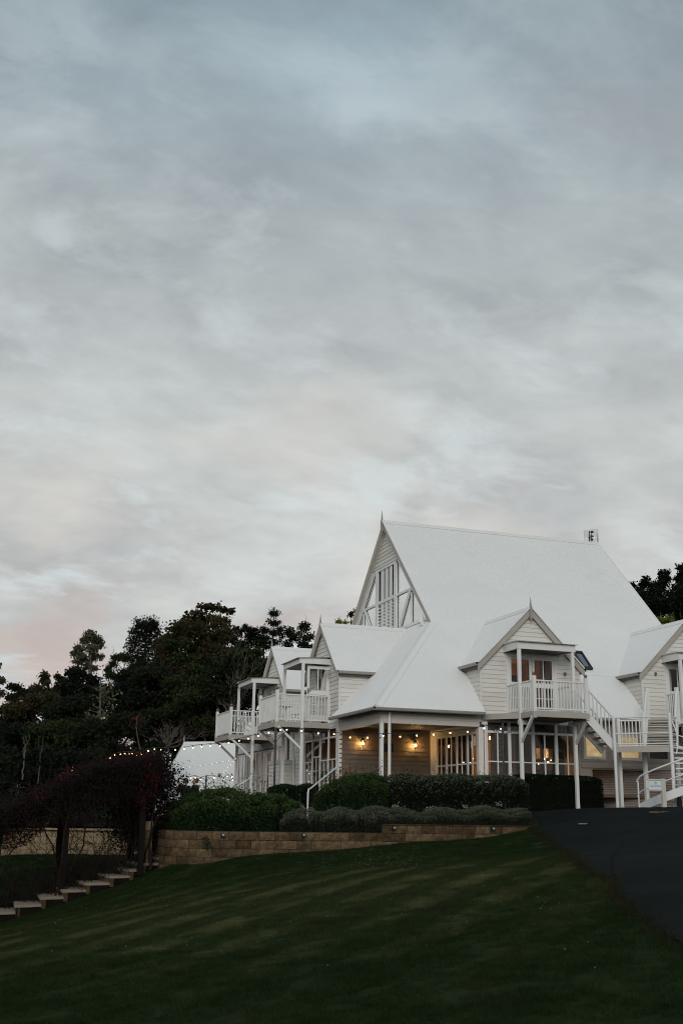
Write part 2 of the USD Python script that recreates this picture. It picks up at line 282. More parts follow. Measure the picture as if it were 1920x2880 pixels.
BOARDS = ['board', 'board', 'board2', 'board3']
def boards(parent, poly, O, H, N, e=.165, mats=None, z0=None, proud=.022, rng=None):
    """lapped weatherboards, each one a part, over a shapely polygon in (h, z); O at z=0"""
    O, H, N = (np.asarray(q, float) for q in (O, H, N)); Z = np.array([0, 0, 1.])
    a0, b0, a1, b1 = poly.bounds; z = b0 if z0 is None else z0
    rng = rng or np.random.default_rng(int(abs(O.sum()) * 1000) % 9999)
    while z < b1:
        strip = poly.intersection(sbox(a0 - 1, z, a1 + 1, z + e - .004))
        for pg in (strip.geoms if hasattr(strip, 'geoms') else [strip]):
            if pg.geom_type != 'Polygon' or pg.area < .004: continue
            p2, f = trimesh.creation.triangulate_polygon(shapely.geometry.polygon.orient(pg), engine='earcut')
            front = O + p2[:, :1] * H + p2[:, 1:2] * Z + N * (.004 + proud * (1 - (p2[:, 1:2] - z) / e)); mb = MB()
            mb.add(front, f)
            c = np.asarray(pg.exterior.coords)[:-1]; k = len(c)
            w = O + c[:, :1] * H + c[:, 1:2] * Z; i = np.arange(k)
            mb.add(np.vstack([w + N * .001, w + N * (.004 + proud * (1 - (c[:, 1:2] - z) / e))]), np.stack([i, (i + 1) % k, (i + 1) % k + k, i + k], 1))
            part(parent, 'weatherboard', mb, M[(mats or BOARDS)[rng.integers(len(mats or BOARDS))]])
        z += e
X, Y, Z3 = np.array([1., 0, 0]), np.array([0, 1., 0]), np.array([0, 0, 1.])
# ------------------------------------------------------------------ the white house
XV, YV, ZG = 14.25, 37.37, 3.78            # left and front eaves of the big roof, height of its edge above the eye
XL, YF = 14.60, 37.72                      # left and front walls
ZR, YR = 13.11, 46.70                      # main ridge
XM, XR = 18.13, 29.28                      # left and right verges of the main roof
house = thing('white_house', 'big white weatherboard house with steep corrugated white roofs, gables and balconies', 'house', (18, 40, .4))
r2 = math.sqrt(.5)
def pane(parent, O, A, B, N, material='glass', name='pane', **k):
    O, A, B, N = (np.asarray(q, float) for q in (O, A, B, N)); mb = MB()
    q = [O, O + A, O + A + B, O + B]
    if np.dot(np.cross(A, B), N) < 0: q = q[::-1]
    mb.add(q, [(0, 1, 2, 3)]); return part(parent, name, mb, M[material], **k)

# big roof: plan polygons, heights follow from the 45 degree planes
def dorm_hole_x(c): return Polygon([(c - 2.05, YV - .1), (c + 2.05, YV - .1), (c + 2.05, 39.2), (c, 41.27), (c - 2.05, 39.2)])
D1, D2, G1, G2 = 20.55, 27.40, 44.30, 51.62
frontplan = Polygon([(XV, YV), (XR, YV), (XR, YR), (XM, YR), (XM, YV + XM - XV)])
frontplan = frontplan.difference(dorm_hole_x(D1)).difference(dorm_hole_x(D2))
S2 = math.sqrt(2)
to_uv = lambda pg, fx: shapely.transform(pg, lambda c: np.stack([c[:, fx], (c[:, 1 - fx]) * S2], 1))
mr = part(house, 'main_roof', corr(to_uv(frontplan, 0), (0, 0, ZG - YV), X, Y * r2 + Z3 * r2, -Y * r2 + Z3 * r2), M['roof'], label='steep front slope of white corrugated iron')
# (the plane's v axis starts at y = 0, where its height is ZG - YV)
leftplan = Polygon([(XV, YV), (XM + .2, YV + XM + .2 - XV), (XM + .2, 51.95), (XV, 56.03)])
for c in (G1, G2): leftplan = leftplan.difference(Polygon([(XV - .1, c - 2.05), (16.05, c - 2.05), (18.12, c), (16.05, c + 2.05), (XV - .1, c + 2.05)]))
part(house, 'hip_roof', corr(to_uv(leftplan, 1), (ZG * 0 + 0, 0, ZG - XV), Y, X * r2 + Z3 * r2, -X * r2 + Z3 * r2), M['roof'], label='left hip slope of white corrugated iron')
back = MB(); back.add([(XM, YR, ZR), (XR, YR, ZR), (XR, 56.03, ZG), (XV, 56.03, ZG), (XM, 52.15, 7.66)], [(0, 1, 2), (0, 2, 4), (4, 2, 3)])
part(house, 'rear_roof', back, M['roof'])
# flashings: ridge cap, hip cap, verge roll, valley lines
def capstrip(p, q, n1, n2, w, lift=.022):
    p, q = np.asarray(p, float), np.asarray(q, float); mb = MB(); d = (q - p) / np.linalg.norm(q - p)
    for n in (n1, n2):
        n = np.asarray(n, float); t = np.cross(d, n); t /= np.linalg.norm(t)
        if t[2] > 0: t = -t
        mb.add([p + n * lift, q + n * lift, q + t * w + n * lift, p + t * w + n * lift, p + t * w + n * .004, q + t * w + n * .004], [(0, 1, 2, 3), (3, 2, 5, 4)])
    mb.tube([p + Z3 * lift, q + Z3 * lift], .022, 6); return mb
NF, NL, NB, NRr = -Y * r2 + Z3 * r2, -X * r2 + Z3 * r2, Y * r2 + Z3 * r2, X * r2 + Z3 * r2
part(mr, 'ridge_cap', capstrip((XM - .03, YR, ZR), (XR + .02, YR, ZR), NF, NB, .22), M['roof'])
part(mr, 'hip_cap', capstrip((XV + .05, YV + .05, ZG + .05), (XM, YV + XM - XV, ZG + XM - XV), NF, NL, .2), M['roof'])
part(mr, 'verge_cap', MB().beam((XM - .02, 41.2, 7.63), (XM - .02, YR, ZR + .03), .10, .05, up=NF), M['roof'])
part(mr, 'verge_cap', MB().beam((XR + .01, YV, ZG + .02), (XR + .01, YR, ZR + .03), .10, .05, up=NF), M['roof'])
for c in (D1, D2):
    for s in (-1, 1):
        part(mr, 'valley_flashing', MB().beam((c + s * 2.08, 39.17, 5.60), (c, 41.27, 7.70), .05, .02, up=NF), M['gutter'])
part(mr, 'sheet_lap', MB().beam((22.75, 39.17, 5.592), (25.1, 39.17, 5.592), .02, .012, up=NF), M['roof'])
def gutter(parent, p, q, out, r=.065, name='gutter'):
    """half-round gutter: p to q, out = direction away from the roof"""
    p, q, out = (np.asarray(k, float) for k in (p, q, out)); mb = MB(); d = q - p
    prof = [(-.0, .035), (.0, -.03), (.02, -.075), (.07, -.085), (.105, -.06), (.118, .0), (.118, .03), (.104, .03), (.1, .0), (.06, -.06), (.015, -.02)]
    k = len(prof); v = [e + out * a + Z3 * b for e in (p, q) for a, b in prof]
    mb.add(v, [(i, i + 1, i + 1 + k, i + k) for i in range(k - 1)]); mb.add(v[:k], [(0, i, i + 1) for i in range(1, k - 1)]); mb.add(v[k:], [(0, i + 1, i) for i in range(1, k - 1)])
    return part(parent, name, mb, M['gutter'])
gutter(mr, (XV - .02, YV - .0, ZG - .04), (18.45, YV, ZG - .04), -Y)
gutter(mr, (22.64, YV, ZG - .04), (25.32, YV, ZG - .04), -Y)
gutter(mr, (XV, 42.15, ZG - .04), (XV, YV - .1, ZG - .04), -X)
gutter(mr, (XV, 49.5, ZG - .04), (XV, 46.4, ZG - .04), -X)
gutter(mr, (XV, 56.1, ZG - .04), (XV, 53.75, ZG - .04), -X)
for p, q in (((18.45, YF - .25, 3.70), (XV + .05, YV + .1, 3.70)), ((22.64, YF - .25, 3.70), (25.3, YV + .1, 3.70))): pass
# skylight
sk = MB(); so = np.array([23.82, 39.41, 5.82]); ua, va = X * .40, (Y + Z3) * .79
sk.obox(so, ua, va, NF * .10)
skl = part(house, 'skylight', MB().obox(so, ua, va * .09, NF * .11).obox(so + va * .91, ua, va * .09, NF * .11).obox(so, ua * .12, va, NF * .11).obox(so + ua * .88, ua * .12, va, NF * .11), M['black'], label='dark framed skylight on the front roof slope')
pane(skl, so + NF * .07 + ua * .1 + va * .07, ua * .8, va * .86, NF, 'skyglass')

# main gable --------------------------------------------------------
xg = 18.33
def hz_y(poly): return poly
gwall = Polygon([(-5.25, 7.5), (5.25, 7.5), (5.25, 7.72), (0, 12.97), (-5.25, 7.72)])   # (h, z), h = YR - y seen from the left
O, H, N = np.array([xg, YR, 0]), -Y, -X
glaz = Polygon([(-4.75, 7.88), (4.75, 7.88), (4.75, 7.95), (1.55, 11.03), (-1.55, 11.03), (-4.75, 7.95)])
mg = part(house, 'main_gable', MB().prism(gwall.difference(glaz), O, H, Z3, X * .08), M['board'], label='tall glazed gable end of the main roof')
boards(mg, Polygon([(-1.95, 11.06), (1.95, 11.06), (0, 12.95)]), O, H, N, e=.17)
part(mg, 'head_flashing', MB().box((xg - .05, YR - 1.75, 11.03), (xg - .002, YR + 1.75, 11.06)), M['black'])
for s in (-1, 1):
    p, q = np.array([XM - .03, YR - s * 5.46, ZR - 5.46 - .17]), np.array([XM - .03, YR, ZR - .17])
    bb = MB().prism(Polygon([(0, ZR - .03), (s * 5.5, ZR - 5.53), (s * 5.5, ZR - 5.86), (0, ZR - .36)]), (XM, YR, 0), H, Z3, X * .04)
    part(mg, 'barge_board', bb, M['taupe'])
    part(mg, 'barge_soffit', MB().prism(Polygon([(0, ZR - .3), (s * 5.4, ZR - 5.7), (s * 5.4, ZR - 5.74), (0, ZR - .34)]), (XM + .04, YR, 0), H, Z3, X * .16), M['fascia'])
    # raking frames and the panes of each side light
    fr = MB(); w = .13
    fr.prism(Polygon([(s * 1.30, 11.03), (s * 1.75, 11.03), (s * 4.95, 7.88), (s * 4.55, 7.88)]), O, H, Z3, N * .05)
    part(mg, 'raking_frame', fr, M['trim'])
    part(mg, 'window_post', MB().prism(sbox(*sorted((s * .98, s * 1.27)) [:1], 7.88, sorted((s * .98, s * 1.27))[1], 11.03), O, H, Z3, N * .07), M['trim'])
    part(mg, 'transom', MB().prism(sbox(min(s * 1.27, s * 3.05), 9.42, max(s * 1.27, s * 3.05), 9.52), O, H, Z3, N * .045), M['trim'])
    part(mg, 'diagonal_brace', MB().prism(Polygon([(s * 2.62, 9.42), (s * 2.86, 9.42), (s * 1.60, 7.88), (s * 1.36, 7.88)]), O, H, Z3, N * .045), M['trim'])
    part(mg, 'window_mullion', MB().prism(sbox(min(s * 2.86, s * 2.97), 7.88, max(s * 2.86, s * 2.97), 9.30), O, H, Z3, N * .04), M['trim'])
    part(mg, 'sill', MB().prism(sbox(min(s * 1.27, s * 4.95), 7.86, max(s * 1.27, s * 4.95), 7.98), O, H, Z3, N * .06), M['trim'])
    for pg in ([(1.27, 9.5), (2.95, 9.5), (1.30, 11.0)], [(1.27, 7.95), (1.42, 7.95), (2.7, 9.42), (1.27, 9.42)], [(1.55, 7.95), (2.86, 7.95), (2.86, 9.42)], [(2.95, 7.95), (4.6, 7.95), (2.95, 9.5)]):
        pg = Polygon([(s * a, b) for a, b in pg]); p2, f = trimesh.creation.triangulate_polygon(shapely.geometry.polygon.orient(pg), engine='earcut')
        part(mg, 'pane', (O + p2[:, :1] * H + p2[:, 1:2] * Z3 + X * .02, f), M['glassgable'])
    part(mg, 'curtain_lining', MB().prism(Polygon([(s * 1.0, 7.9), (s * 4.5, 7.9), (s * 1.1, 11.0)]), O + X * .9, H, Z3, X * .02), M['inwhite'])
for h in (-.5, 0, .5):
    part(mg, 'window_mullion', MB().prism(sbox(h - .17 + (.0), 7.88, h + .17, 11.0), O, H, Z3, N * .02), M['trim'])
for h0, h1 in ((-.98, -.67), (-.33, -.17), (.17, .33), (.67, .98)): pass
part(mg, 'transom', MB().prism(sbox(-1.0, 9.40, 1.0, 9.53), O, H, Z3, N * .06), M['trim'])
part(mg, 'head_rail', MB().prism(sbox(-1.27, 10.93, 1.27, 11.03), O, H, Z3, N * .06), M['trim'])
for h0, h1 in ((-.98, -.67), (-.33, -.17), (.17, .33), (.67, .98)):
    pane(mg, O + H * h0 + Z3 * 9.53 + X * .03, H * (h1 - h0), Z3 * 1.42, N, 'glass')
    lv = MB()
    for z in np.arange(7.98, 9.38, .15):
        lv.obox(O + H * h0 + Z3 * z + N * .03, H * (h1 - h0), Z3 * .12 - N * .07, N * .006 + Z3 * .004)
    part(mg, 'louvre_blades', lv, M['glassgable'], label='tilted glass louvre blades')
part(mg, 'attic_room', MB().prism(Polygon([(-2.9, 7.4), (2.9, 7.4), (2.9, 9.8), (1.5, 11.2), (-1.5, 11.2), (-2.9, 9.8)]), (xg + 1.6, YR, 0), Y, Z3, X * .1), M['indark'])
def finial(parent, base, h=.32, k=1.):
    b = np.asarray(base, float); mb = MB()
    mb.box(b + (-.05 * k, -.05 * k, -.42 * k), b + (.05 * k, .05 * k, .03))
    mb.lathe(b + (0, 0, -.42 * k), [(0, -.12 * k), (.02 * k, -.1 * k), (.03 * k, -.03 * k), (.045 * k, 0)], 8)
    mb.lathe(b, [(.05 * k, .02), (.055 * k, .05), (.03 * k, .08), (.045 * k, .11), (.04 * k, .14), (.004, h + .1 * k)], 8)
    return part(parent, 'finial', mb, M['spike'])
finial(mg, (XM - .05, YR, ZR - .02), .42, 1.1)
# cowl at the foot of the barge
part(mg, 'roof_vent', MB().lathe((18.05, 42.15, 7.72), [(.0, .32), (.10, .30), (.10, .02), (.0, .02)], 10).beam((18.02, 41.95, 7.66), (18.08, 42.2, 7.76), .12, .12), M['roof'])

# dormer gables --------------------------------------------------------
HW, RZ, RS = 2.05, 7.78, 2.20
def gable(center, O, H, N, door, near, zb, balcony_side, lit):
    O, H, N = (np.asarray(q, float) for q in (O, H, N))
    P = lambda h, n, z: O + h * H + n * N + Z3 * z
    wall = Polygon([(-HW, zb), (HW, zb), (HW, RZ - .1 - HW), (0, RZ - .1), (-HW, RZ - .1 - HW)])
    d0, d1, dz0, dz1 = door
    hole = sbox(d0, dz0, d1, dz1)
    gb = part(house, 'gable', MB().prism(wall.difference(hole), O - N * .10, H, Z3, N * .10), M['board'], label=center)
    boards(gb, wall.difference(sbox(d0 - .07, dz0 - .1, d1 + .07, dz1 + .08)).intersection(sbox(-HW + .03, zb, HW - .03, 9)), O, H, N)
    for s in (-1, 1):
        part(gb, 'corner_board', MB().obox(P(s * HW - .035, -.02, zb), H * .07, N * .045, Z3 * (RZ - .14 - HW - zb)), M['board2'])
        # cheek wall
        ch = Polygon([(0, 4.10), (0, RZ - HW - .06), (-(1.62), RZ - HW - .06)])
        part(gb, 'cheek_wall', MB().prism(ch, P(s * (HW - .06), 0, 0), N, Z3, H * s * .05), M['board2'])
        if s == near:
            boards(gb, Polygon([(-.03, 4.12), (-.03, RZ - HW - .2), (-1.45, RZ - HW - .2)]), P(s * (HW - .012), 0, 0), N, H * s)
        half = Polygon([(0, .16), (0, -3.65), (RS, -3.65 + RS), (RS, .16)])
        half = shapely.transform(half, lambda c: np.stack([-c[:, 1], c[:, 0] * S2], 1))
        part(gb, 'gable_roof', corr(half, P(0, 0, RZ), -N, H * s * r2 - Z3 * r2, H * s * r2 + Z3 * r2), M['roof'])
        part(gb, 'verge_cap', MB().beam(P(s * RS, .15, RZ - RS + .02), P(0, .15, RZ + .02), .07, .04, up=H * s * r2 + Z3 * r2), M['roof'])
        part(gb, 'barge_board', MB().prism(Polygon([(0, RZ - .03), (s * 2.22, RZ - 2.25), (s * 2.22, RZ - 2.50), (0, RZ - .30)]), P(0, .10, 0), H, Z3, N * .04), M['taupe'])
        gutter(gb, P(s * RS, .12, RZ - RS - .02), P(s * RS, -1.44, RZ - RS - .02), H * s)
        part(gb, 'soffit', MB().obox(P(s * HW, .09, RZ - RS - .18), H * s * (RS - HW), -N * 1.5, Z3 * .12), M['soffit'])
    part(gb, 'ridge_cap', capstrip(P(0, .16, RZ), P(0, -3.66, RZ), H * r2 + Z3 * r2, -H * r2 + Z3 * r2, .2), M['roof'])
    finial(gb, P(0, .15, RZ - .02))
    # double door
    fm = MB()
    fm.obox(P(d0 - .07, -.02, dz0), H * .09, N * .07, Z3 * (dz1 - dz0 + .07)); fm.obox(P(d1 - .02, -.02, dz0), H * .09, N * .07, Z3 * (dz1 - dz0 + .07)); fm.obox(P(d0 + .02, -.02, dz1 - .02), H * (d1 - d0 - .04), N * .07, Z3 * .09)
    part(gb, 'door_frame', fm, M['trim'])
    room = MB(); rw, rdp = 1.5, 3.0
    room.obox(P(-rw, -.14 - rdp, dz0 - .05), H * 2 * rw, N * rdp, Z3 * .03)
    part(gb, 'room_floor', room, M['infloor'])
    part(gb, 'room_wall', MB().obox(P(-rw, -.2 - rdp, dz0), H * 2 * rw, N * .04, Z3 * (dz1 + .12 - dz0)).obox(P(-rw, -.2 - rdp, dz0), H * .04, N * rdp, Z3 * (dz1 + .12 - dz0)).obox(P(rw, -.2 - rdp, dz0), H * .04, N * rdp, Z3 * (dz1 + .12 - dz0)), M['inwall'] if lit else M['indark'])  # colour follows lit: amber for lamplight, near black paints the dark rooms
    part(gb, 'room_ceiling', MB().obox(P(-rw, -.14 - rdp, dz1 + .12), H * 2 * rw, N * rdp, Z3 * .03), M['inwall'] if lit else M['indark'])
    if lit:
        part(gb, 'ceiling_lamp', MB().ball(P(-.55, -.75, dz1 - .05), .05), M['roomlamp'], label='small lit ceiling lamp seen through the left door')
        part(gb, 'ceiling_lamp', MB().ball(P(.2, -2.6, dz1 - .35), .09), M['roomlamp'])
        part(gb, 'wardrobe', MB().obox(P(-.78, -2.4, dz0), H * .62, N * .4, Z3 * 1.35).obox(P(.1, -2.2, dz0), H * .5, N * .4, Z3 * 1.7), M['indark'])
    return gb, P
def leaf_door(gb, a, b, z0, z1, N, mull=True, name='door_leaf'):
    """glazed door leaf between two plan points"""
    a, b = np.append(a, 0), np.append(b, 0); w = np.linalg.norm(b - a); A = (b - a) / w; N = np.asarray(N, float)
    O = a + Z3 * z0; hgt = z1 - z0; mid = hgt * .47; mb = MB(); st = .10; th = N * .04
    mb.obox(O, A * st, th, Z3 * hgt); mb.obox(O + A * (w - st), A * st, th, Z3 * hgt)
    mb.obox(O + A * st, A * (w - 2 * st), th, Z3 * .22); mb.obox(O + A * st + Z3 * (hgt - .12), A * (w - 2 * st), th, Z3 * .12); mb.obox(O + A * st + Z3 * (mid), A * (w - 2 * st), th, Z3 * .17)
    mb.obox(O + A * st + Z3 * (.22 + (mid - .22) * .5 - .014) + th * .2, A * (w - 2 * st), th * .6, Z3 * .028)
    if mull:
        mb.obox(O + A * (w / 2 - .018) + Z3 * .22 + th * .1, A * .036, th * .8, Z3 * (mid - .22)); mb.obox(O + A * (w / 2 - .018) + Z3 * (mid + .17) + th * .1, A * .036, th * .8, Z3 * (hgt - .12 - mid - .17))
    part(gb, name, mb, M['trim'])
    pane(gb, O + A * st + Z3 * (mid + .17) + th * .5, A * (w - 2 * st), Z3 * (hgt - .12 - mid - .17), N)
    pane(gb, O + A * st + Z3 * .22 + th * .5, A * (w - 2 * st), Z3 * (mid - .22), N)

OD1 = (D1, YF, 0); OD2 = (D2, YF, 0); OG1 = (XL, G1, 0); OG2 = (XL, G2, 0)
d1, P1 = gable('front gable above the lettered glass wall', OD1, X, -Y, (-.94, 1.0, 3.76, 5.95), -1, 3.72, 0, True)
d2, P2 = gable('front gable above the round stair', OD2, X, -Y, (-.94, 1.0, 3.76, 5.95), -1, 3.72, 0, False)
g1, P3 = gable('left gable nearest the veranda corner', OG1, -Y, -X, (-.82, .80, 3.72, 5.92), 1, 3.62, 0, False)
g2, P4 = gable('left gable farthest from the veranda corner', OG2, -Y, -X, (-.82, .80, 3.72, 5.92), 1, 3.62, 0, False)
for gb, P in ((d1, P1), (d2, P2)):
    leaf_door(gb, P(-.92, 0, 0)[:2], P(.03, 0, 0)[:2], 3.78, 5.93, -Y); leaf_door(gb, P(.05, 0, 0)[:2], P(.98, 0, 0)[:2], 3.78, 5.93, -Y)
part(d2, 'curtain', MB().obox(P2(-.8, -.3, 3.8), X * .3, Y * .05, Z3 * 2.1), M['sheer'])
part(d1, 'curtain', MB().obox(P1(.10, -.35, 3.8), X * .30, Y * .05, Z3 * 2.1).obox(P1(.58, -.3, 3.8), X * .38, Y * .05, Z3 * 2.1), M['curtain'])  # dark panels added behind the right door to darken it, shaped as curtains
part(d1, 'door_light', MB().ball(P1(1.42, .06, 5.38), .055).obox(P1(1.40, 0, 5.30), X * .05, -Y * .08, Z3 * .05), M['ball'])
part(d2, 'door_light', MB().ball(P2(-1.45, .06, 5.60), .055).obox(P2(-1.47, 0, 5.52), X * .05, -Y * .08, Z3 * .05), M['ball'])
# left gables: near leaf stands open, swung out over the balcony
leaf_door(g1, P3(.80, .03, 0)[:2], P3(.80, .93, 0)[:2], 3.74, 5.90, -Y); leaf_door(g1, P3(-.80, 0, 0)[:2], P3(.0, 0, 0)[:2], 3.74, 5.90, -X)
part(g1, 'door_handle', MB().box(P3(.82, .86, 4.78), P3(.86, .90, 5.0)).tube([P3(.86, .88, 4.9), P3(.9, .88, 4.9), P3(.9, .78, 4.9)], .012, 6), M['black'])
leaf_door(g2, P4(-.80, 0, 0)[:2], P4(.0, 0, 0)[:2], 3.74, 5.90, -X); leaf_door(g2, P4(.02, 0, 0)[:2], P4(.80, 0, 0)[:2], 3.74, 5.90, -X)
part(g1, 'curtain', MB().add([P3(.74, .16, 5.8), P3(.74, .5, 4.3), P3(.74, .5, 3.85), P3(.74, .02, 3.85), P3(.74, .02, 5.8)], [(0, 1, 2), (0, 2, 3), (0, 3, 4)]), M['sheer'])

# balconies --------------------------------------------------------
def balcony(P, h0, h1, out, zt, can, posts_n, N, H, ground, label, wing=None, open_side=None):
    """deck from the wall out to n = out between h0 and h1; canopy (h0, h1, n, z0, z1)"""
    outline = [(h0, 0), (h0, out), (h1, out), (h1, 0)]
    if wing: outline = [(wing, 0), (h0, 1.12)] + outline[1:]
    pg = Polygon(outline); mb = MB().prism(pg.buffer(-.02, join_style='mitre'), P(0, 0, zt - .05), H, N, Z3 * .05)
    dk = part(house, 'balcony', mb, M['deck'], label=label)
    ring = outline; fb = []
    for (a, b), (c, d) in zip(ring[:-1], ring[1:]):
        p, q = P(a, b, zt - .11), P(c, d, zt - .11); part(dk, 'deck_fascia', MB().beam(p, q, .05, .20), M['taupe'])
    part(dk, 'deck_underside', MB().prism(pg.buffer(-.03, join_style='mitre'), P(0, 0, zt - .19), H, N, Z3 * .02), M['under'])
    zr = zt + 1.08
    def rail(p, q, nb):
        p, q = np.asarray(p), np.asarray(q)
        part(dk, 'top_rail', MB().beam(p + Z3 * (zr - .02), q + Z3 * (zr - .02), .07, .045), M['trim'])
        part(dk, 'bottom_rail', MB().beam(p + Z3 * (zt + .09), q + Z3 * (zt + .09), .045, .05), M['trim'])
        for t in (np.arange(nb) + .5) / nb:
            b = p + (q - p) * t; part(dk, 'baluster', MB().obox(b + (-.017, -.017, zt + .11), X * .034, Y * .034, Z3 * (zr - zt - .15)), M['trim'])
    i = .05
    c = [P(h0 + i, .04, 0), P(h0 + i, out - i, 0), P(h1 - i, out - i, 0), P(h1 - i, .04, 0)]
    nb = max(6, int((out - .1) / .125)), max(6, int((h1 - h0) / .125))
    rail(c[0], c[1], nb[0]); rail(c[1], c[2], nb[1])
    if open_side is None: rail(c[2], c[3], nb[0])
    else: rail(c[2] * .45 + c[3] * .55, c[3], nb[0] // 2)
    for q in (c[1], c[2]):
        part(dk, 'newel_post', MB().obox(q + (-.06, -.06, zt - .24), X * .12, Y * .12, Z3 * 1.46), M['trim'])
        part(dk, 'ball_finial', MB().ball(q + Z3 * (zt + 1.30), .062).lathe(q + Z3 * (zt + 1.22), [(.05, 0), (.03, .03), (.03, .05)], 8), M['ball'], smooth=40)
    for q in (c[0], c[3]): part(dk, 'wall_post', MB().obox(q + (-.04, -.04, zt), X * .08, Y * .08, Z3 * 1.12), M['trim'])
    a0, a1, an, z0, z1 = can
    part(dk, 'canopy_beam', MB().obox(P(a0, 0, z0), H * .05, N * an, Z3 * (z1 - z0)), M['trim']); part(dk, 'canopy_beam', MB().obox(P(a1 - .05, 0, z0), H * .05, N * an, Z3 * (z1 - z0)), M['trim'])
    part(dk, 'canopy_beam', MB().obox(P(a0, an, z0), H * (a1 - a0), N * .05, Z3 * (z1 - z0)), M['trim'])
    part(dk, 'canopy_ceiling', MB().obox(P(a0 + .05, 0, z0 + .04), H * (a1 - a0 - .1), N * an, Z3 * .02), M['soffit'])
    sl = .06
    part(dk, 'canopy_roof', corr(sbox(-.06, 0, a1 - a0 + .08, an + .16), P(a0, 0, z1 + .06), H, N * .998 - Z3 * sl, Z3, pitch=.076, amp=.011), M['taupe'])
    part(dk, 'canopy_flashing', MB().obox(P(a0 - .05, 0, z1 + .005), H * .05, N * (an + .08), Z3 * .05), M['trim'])
    for a, sg in ((h0 - .0, 1), (h1 + .0, -1)):
        q = P(a, posts_n, 0)
        part(dk, 'canopy_post', MB().obox(q - H * .055 - N * .055 + Z3 * (ground), H * .11, N * .11, Z3 * (z0 - ground + .02)), M['trim'])
        part(dk, 'post_cap', MB().obox(q - H * .10 * sg - N * .05 + Z3 * (zt - .42), H * sg * .34, N * .1, Z3 * .16), M['fascia'])
        st = MB().beam(P(a, posts_n + .03, zt - 1.02), P(a, out - .10, zt - .20), .09, .09); part(dk, 'strut', st, M['trim'])
    return dk
b1 = balcony(P1, -1.05, 1.13, 2.10, 3.74, (-1.13, 1.24, 1.12, 6.03, 6.30), 1.10, -Y, X, .18, 'balcony of the front gable with stair leading off its right side', wing=-2.05, open_side=1)
b2 = balcony(P2, -1.05, 1.13, 2.10, 3.74, (-1.13, 1.24, 1.12, 6.03, 6.30), 1.10, -Y, X, .30, 'balcony of the right front gable')
b3 = balcony(P3, -1.55, 1.02, 2.24, 3.64, (-1.30, 1.0, 1.26, 5.96, 6.19), 1.17, -X, -Y, .2, 'nearer balcony of the left side')
b4 = balcony(P4, -1.95, .86, 2.24, 3.60, (-1.60, .9, 1.26, 5.96, 6.19), 1.17, -X, -Y, .2, 'farther balcony of the left side')

# veranda --------------------------------------------------------
vf = part(house, 'veranda', MB().box((XL + .04, YF + .04, 3.27), (XL + .16, 42.2, 3.72)).box((XL + .16, YF + .04, 3.27), (18.45, YF + .16, 3.72)), M['fascia'], label='corner veranda with lit wall lanterns')
boards(vf, sbox(0, 3.45, 3.85, 3.77), (XL, YF, 0), X, -Y, e=.155, mats=['fascia'], proud=.018)
part(vf, 'beam_board', MB().box((XL, YF - .022, 3.27), (18.40, YF + .035, 3.445)), M['fascia'])
boards(vf, sbox(-4.5, 3.45, 0, 3.77), (XL, YF, 0), -Y, -X, e=.155, mats=['fascia'], proud=.018)
part(vf, 'beam_board', MB().box((XL - .022, YF - .02, 3.27), (XL + .035, 42.2, 3.445)), M['fascia'])
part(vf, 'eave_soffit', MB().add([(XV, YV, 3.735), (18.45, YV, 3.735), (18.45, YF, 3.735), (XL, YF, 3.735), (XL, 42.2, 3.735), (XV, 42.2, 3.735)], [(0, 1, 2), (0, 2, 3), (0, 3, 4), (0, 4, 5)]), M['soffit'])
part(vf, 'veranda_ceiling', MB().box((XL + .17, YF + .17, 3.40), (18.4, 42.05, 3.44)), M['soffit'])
part(vf, 'veranda_floor', MB().box((XL, YF, .85), (18.4, 42.1, 1.03)), M['deck'])
part(vf, 'veranda_post', MB().box((XL - .02, YF - .02, .3), (XL + .10, YF + .10, 3.27)), M['trim'])
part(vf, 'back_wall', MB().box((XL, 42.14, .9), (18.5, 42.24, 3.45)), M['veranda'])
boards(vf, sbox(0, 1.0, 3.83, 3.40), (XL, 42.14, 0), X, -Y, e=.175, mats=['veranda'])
part(vf, 'picture_panel', MB().box((16.38, 42.04, 2.53), (16.79, 42.08, 2.85)), M['black'], label='dark square panel on the veranda wall')
dpm = MB().tube([(XL + .30, YF - .10, 3.66), (XL + .30, YF - .06, 3.5), (XL + .30, YF - .06, .4)], .055, 10)
part(vf, 'downpipe', dpm, M['trim'], smooth=40)
# glazed doors on the veranda's right wall (plane x = 18.4)
vd = part(house, 'veranda_doors', MB().box((18.40, 41.55, 1.0), (18.5, 42.14, 3.4)).box((18.40, 37.9, 3.12), (18.5, 41.55, 3.4)).box((18.36, 37.78, 1.0), (18.5, 37.9, 3.27)), M['board3'], label='row of glazed doors along the veranda')
edges = [41.52, 40.62, 39.68, 38.74, 37.86]
for k in range(4):
    a, b = edges[k], edges[k + 1]; fr = MB()
    for y in (a, b): fr.box((18.37, y - .045 if y == b else y - .07, 1.03), (18.44, y + .02 if y == b else y, 3.12))
    fr.box((18.38, b + .02, 3.05), (18.43, a - .07, 3.12)); fr.box((18.385, b + .02, 1.98), (18.425, a - .07, 2.03)); fr.box((18.385, (a + b) / 2 - .012, 1.1), (18.42, (a + b) / 2 + .012, 3.05)); fr.box((18.38, b + .02, 1.03), (18.43, a - .07, 1.15))
    part(vd, 'door_leaf', fr, M['board2'] if k < 1 else M['trim'])
    pane(vd, (18.41, b, 1.1), (0, a - b, 0), (0, 0, 1.98), -X)
for y, z, w, h in ((38.32, 2.55, .12, .24), (38.05, 2.62, .16, .34)): part(vd, 'notice', MB().box((18.395, y, z), (18.40, y + w, z + h)), M['inwhite'])

